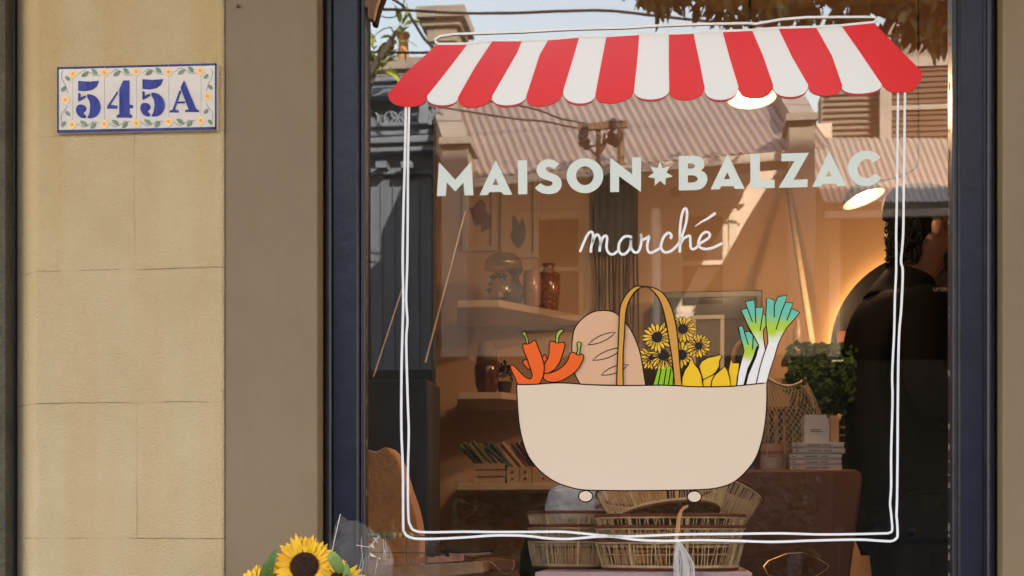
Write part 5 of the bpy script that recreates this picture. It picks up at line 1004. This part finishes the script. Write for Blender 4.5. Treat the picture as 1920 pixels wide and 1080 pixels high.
words_('UMBRO', 1767, 543, MY - .262, .0165, mat('pale_logo_print', (.42, .38, .34), .6), man, name='jacket_lettering', rot=YAW)
# ================================================================== sunflowers outside, in a bucket
m_p = mat('sunflower_petal', (.86, .52, .010), .55, (.80, .36, .006), 22, lo=.4, hi=.7); m_d = mat('sunflower_disc', (.020, .007, .005), .9, (.055, .018, .008), 90, bump=1, bscale=220); m_d2 = mat('sunflower_floret', (.13, .036, .010), .9, (.20, .065, .015), 120); m_lf = mat('sunflower_leaf', (.075, .15, .018), .5, (.045, .10, .012), 12); m_lf2 = mat('pale_leaf', (.17, .27, .05), .5, (.22, .32, .09), 25); m_stm = mat('flower_stem', (.09, .15, .03), .6)
yo = -.34; bu = I(575, 1080, yo); bqt = thing('sunflower_bouquet', 'bouquet of yellow sunflowers wrapped in clear cellophane below the window', 'bouquet', (bu.x + .04, yo, .02))
rg = random.Random(13)
def flower(c, nrm, R_, rd, n=23, twist=0):
    c = Vector(c); nrm = Vector(nrm).normalized(); u = nrm.orthogonal().normalized(); w_ = nrm.cross(u); d = MB(); vs = [c + nrm * rd * .10]; rings = 8; nn = 28
    for i in range(1, rings + 1):
        r = rd * i / rings; hh = rd * (.10 + .16 * sin(pi * min(1, i / rings) * .95))
        vs += [c + (u * cos(2 * pi * j / nn) + w_ * sin(2 * pi * j / nn)) * r + nrm * (hh + rg.uniform(-.02, .02) * rd) for j in range(nn)]
    d.add(vs, [(0, 1 + j, 1 + (j + 1) % nn) for j in range(nn)] + [(1 + i * nn + j, 1 + i * nn + (j + 1) % nn, 1 + (i + 1) * nn + (j + 1) % nn, 1 + (i + 1) * nn + j) for i in range(rings - 1) for j in range(nn)])
    for q_ in range(420):
        rr_ = rd * math.sqrt((q_ + .5) / 420); a_ = q_ * 2.39996; hh = rd * (.10 + .16 * sin(pi * min(1, rr_ / rd) * .95)); e_ = u * cos(a_) + w_ * sin(a_); p_ = c + e_ * rr_ + nrm * hh * .9
        d.tube([p_, p_ + (nrm + e_ * .25).normalized() * rd * (.10 if rr_ > rd * .5 else .05)], [rd * .030, rd * .012], 4, mi=1 if rr_ > rd * .55 else 0)
    fo = d.build('sunflower', [m_d, m_d2], bqt); b = MB()
    for lay in range(3):
        for k in range(n):
            a = 2 * pi * (k + .33 * lay + rg.uniform(-.3, .3)) / n; e = u * cos(a) + w_ * sin(a); L = (R_ - rd * .7) * rg.uniform(.9, 1.25) * (1 - .08 * lay); tilt = rg.uniform(-.05, .35) + .18 * lay
            a0_ = c + e * rd * .86 - nrm * .002 * lay; b.leaf(a0_, a0_ + (e + nrm * tilt).normalized() * L, nrm + e * rg.uniform(-.3, .3), L * rg.uniform(.25, .36), fold=.3, droop=rg.uniform(-.06, .12))
    b.build('petals', m_p, fo)
    b = MB(); b.tube([c - nrm * .004, c - nrm * .05 + Vector((0, 0, -.03)), Vector((bu.x + .03 + (c.x - bu.x) * .2, yo + .01, .10))], [.007, .006, .006], 8); b.build('stem', m_stm, fo, smooth=60)
k = scl(yo, 570)
flower(I(571, 1062, yo), (.12, -1, .32), 54 * k, 26 * k, 30); flower(I(642, 1092, yo - .01), (.45, -.75, .75), 42 * k, 24 * k, 20); flower(I(474, 1100, yo + .02), (-.5, -.8, .6), 40 * k, 20 * k, 20); flower(I(566, 1150, yo - .03), (0, -1, .4), 50 * k, 25 * k, 22)
def bigleaf(pts, y, m, wmax, nm_='leaf'):
    b = MB(); P = [I(x, y_, yy) for x, y_, yy in pts]; sp = [Vector(q) for q in smooth([tuple(p) for p in P], n=5)]; n_ = len(sp); vs = []
    for i, p in enumerate(sp):
        u = i / (n_ - 1); w_ = wmax * 1.15 * sin(pi * (u * .97 + .03) ** .75) ** .9; tdir = (sp[min(i + 1, n_ - 1)] - sp[max(i - 1, 0)]).normalized(); q = tdir.cross(Vector((.15, -1, .1))).normalized(); vs += [p - q * w_ + Vector((0, -.006, 0)) * w_ / wmax, p, p + q * w_ + Vector((0, -.010, 0)) * w_ / wmax]
    b.add(vs, [(i * 3 + j, i * 3 + j + 1, i * 3 + j + 4, i * 3 + j + 3) for i in range(n_ - 1) for j in range(2)]); o = b.build(nm_, m, bqt, smooth=180); so2 = o.modifiers.new('s', 'SOLIDIFY'); so2.thickness = .0008
bigleaf([(505, 1120, yo), (500, 1085, yo - .01), (508, 1055, yo - .02), (517, 1030, yo - .015)], yo, m_lf, 11 * k); bigleaf([(640, 1075, yo - .02), (634, 1058, yo - .03), (624, 1042, yo - .035), (620, 1034, yo - .03)], yo, m_lf2, 10 * k); bigleaf([(655, 1100, yo), (652, 1075, yo), (649, 1055, yo + .01)], yo, m_lf2, 7 * k); bigleaf([(610, 1110, yo + .05), (607, 1060, yo + .05), (612, 1020, yo + .05)], yo, m_lf, 12 * k)
# cellophane
def sheet(outline, y, seed, amp, parent=bqt):
    rr = random.Random(seed); xs_ = [p[0] for p in outline]; ys_ = [p[1] for p in outline]; bm = bmesh.new(); nx = 22; ny = 26
    def inside(x, y_):
        c_ = False; j = len(outline) - 1
        for i in range(len(outline)):
            xi, yi = outline[i]; xj, yj = outline[j]
            if (yi > y_) != (yj > y_) and x < (xj - xi) * (y_ - yi) / (yj - yi) + xi: c_ = not c_
            j = i
        return c_
    me = fill([outline], 0, 0); bm.from_mesh(me)
    for v in bm.verts: v.co = Vector((v.co.x, 0, v.co.z))
    bmesh.ops.subdivide_edges(bm, edges=bm.edges, cuts=3, use_grid_fill=True); bmesh.ops.triangulate(bm, faces=bm.faces); bmesh.ops.subdivide_edges(bm, edges=bm.edges, cuts=2); bmesh.ops.triangulate(bm, faces=bm.faces)
    dirs_ = [(rr.uniform(0, pi), rr.uniform(.02, .09), rr.uniform(0, 6)) for _ in range(7)]
    for v in bm.verts:
        px, py = v.co.x, v.co.z; h = 0
        for a, f_, ph in dirs_: t_ = (px * cos(a) + py * sin(a)) * f_ + ph; h += abs((t_ / pi) % 2 - 1) - .5
        v.co = I(px, py, y + amp * h)
    o_ = bpy.data.meshes.new('cellophane'); bm.to_mesh(o_); bm.free(); return o_
m_cel = glass_mat('cellophane', .125, (.96, .96, .97), .04, bump=.9, bscale=30)
link('cellophane', sheet([(608, 1090), (612, 1060), (622, 1010), (628, 985), (638, 964), (652, 976), (668, 976), (692, 990), (712, 1004), (730, 1022), (738, 1045), (736, 1090)], yo + .06, 3, .017), m_cel, bqt)
link('cellophane', sheet([(678, 1090), (684, 1045), (690, 1022), (712, 1004), (730, 1024), (738, 1046), (732, 1090)], yo + .02, 9, .024), m_cel, bqt)
b = MB(); b.tube([I(x, y_, yo + .058) for x, y_ in ((638, 964), (631, 995), (622, 1035), (618, 1070))], .0009, 5); b.tube([I(x, y_, yo + .03) for x, y_ in ((668, 1022), (692, 1026), (712, 1004))], .0008, 5); rc_ = random.Random(17)
for q in range(6):  # thin pale streaks modelled as glints along the folds
    x0_ = rc_.uniform(628, 728); y0_ = rc_.uniform(985, 1050); L_ = rc_.uniform(30, 70); sl2 = rc_.uniform(-.35, .05); b.tube([I(x0_ + sl2 * L_ * u_ + rc_.uniform(-1, 1), y0_ + L_ * u_, yo + rc_.uniform(-.008, .02)) for u_ in (0, .33, .66, 1)], [.0002, .0005, .0004, .0002], 4)
for x0_, y0_ in ((694, 1020), (706, 1012), (714, 1032), (700, 1040)):  # pale facets stand in for glints on the wrap
    q = [I(x0_ + rc_.uniform(-9, 9), y0_ + rc_.uniform(-6, 10), yo - .012 + rc_.uniform(-.006, .006)) for _ in range(3)]; b.add(q, [(0, 1, 2)])
b.build('fold_edge_glint', mat('cellophane_edge_glint', (.62, .60, .58), .3), bqt)
b = MB(); b.lathe([(.10, 0), (.13, .30), (.126, .30), (.097, .006), (0, .006)], (bu.x + .04, yo, .0), 28); b.build('flower_bucket', mat('zinc', (.35, .35, .36), .45, metal=.8), label='zinc flower bucket on the footpath holding the sunflower bouquet', cat='bucket', smooth=50)
# ================================================================== ground
gb = MB(); gb.add([(-400, -600, -.12), (400, -600, -.12), (400, 400, -.12), (-400, 400, -.12)], [(0, 1, 2, 3)])
gb.build('ground', mat('dry_ground', (.16, .14, .11), .9, (.12, .11, .09), .4), kind='structure')
fb = MB(); fb.box(-14, 14, -3.6, .3, -.11, -.001)
fb.build('footpath', mat('footpath_concrete', (.30, .28, .25), .85, (.24, .22, .20), 2, bump=.3), kind='structure')
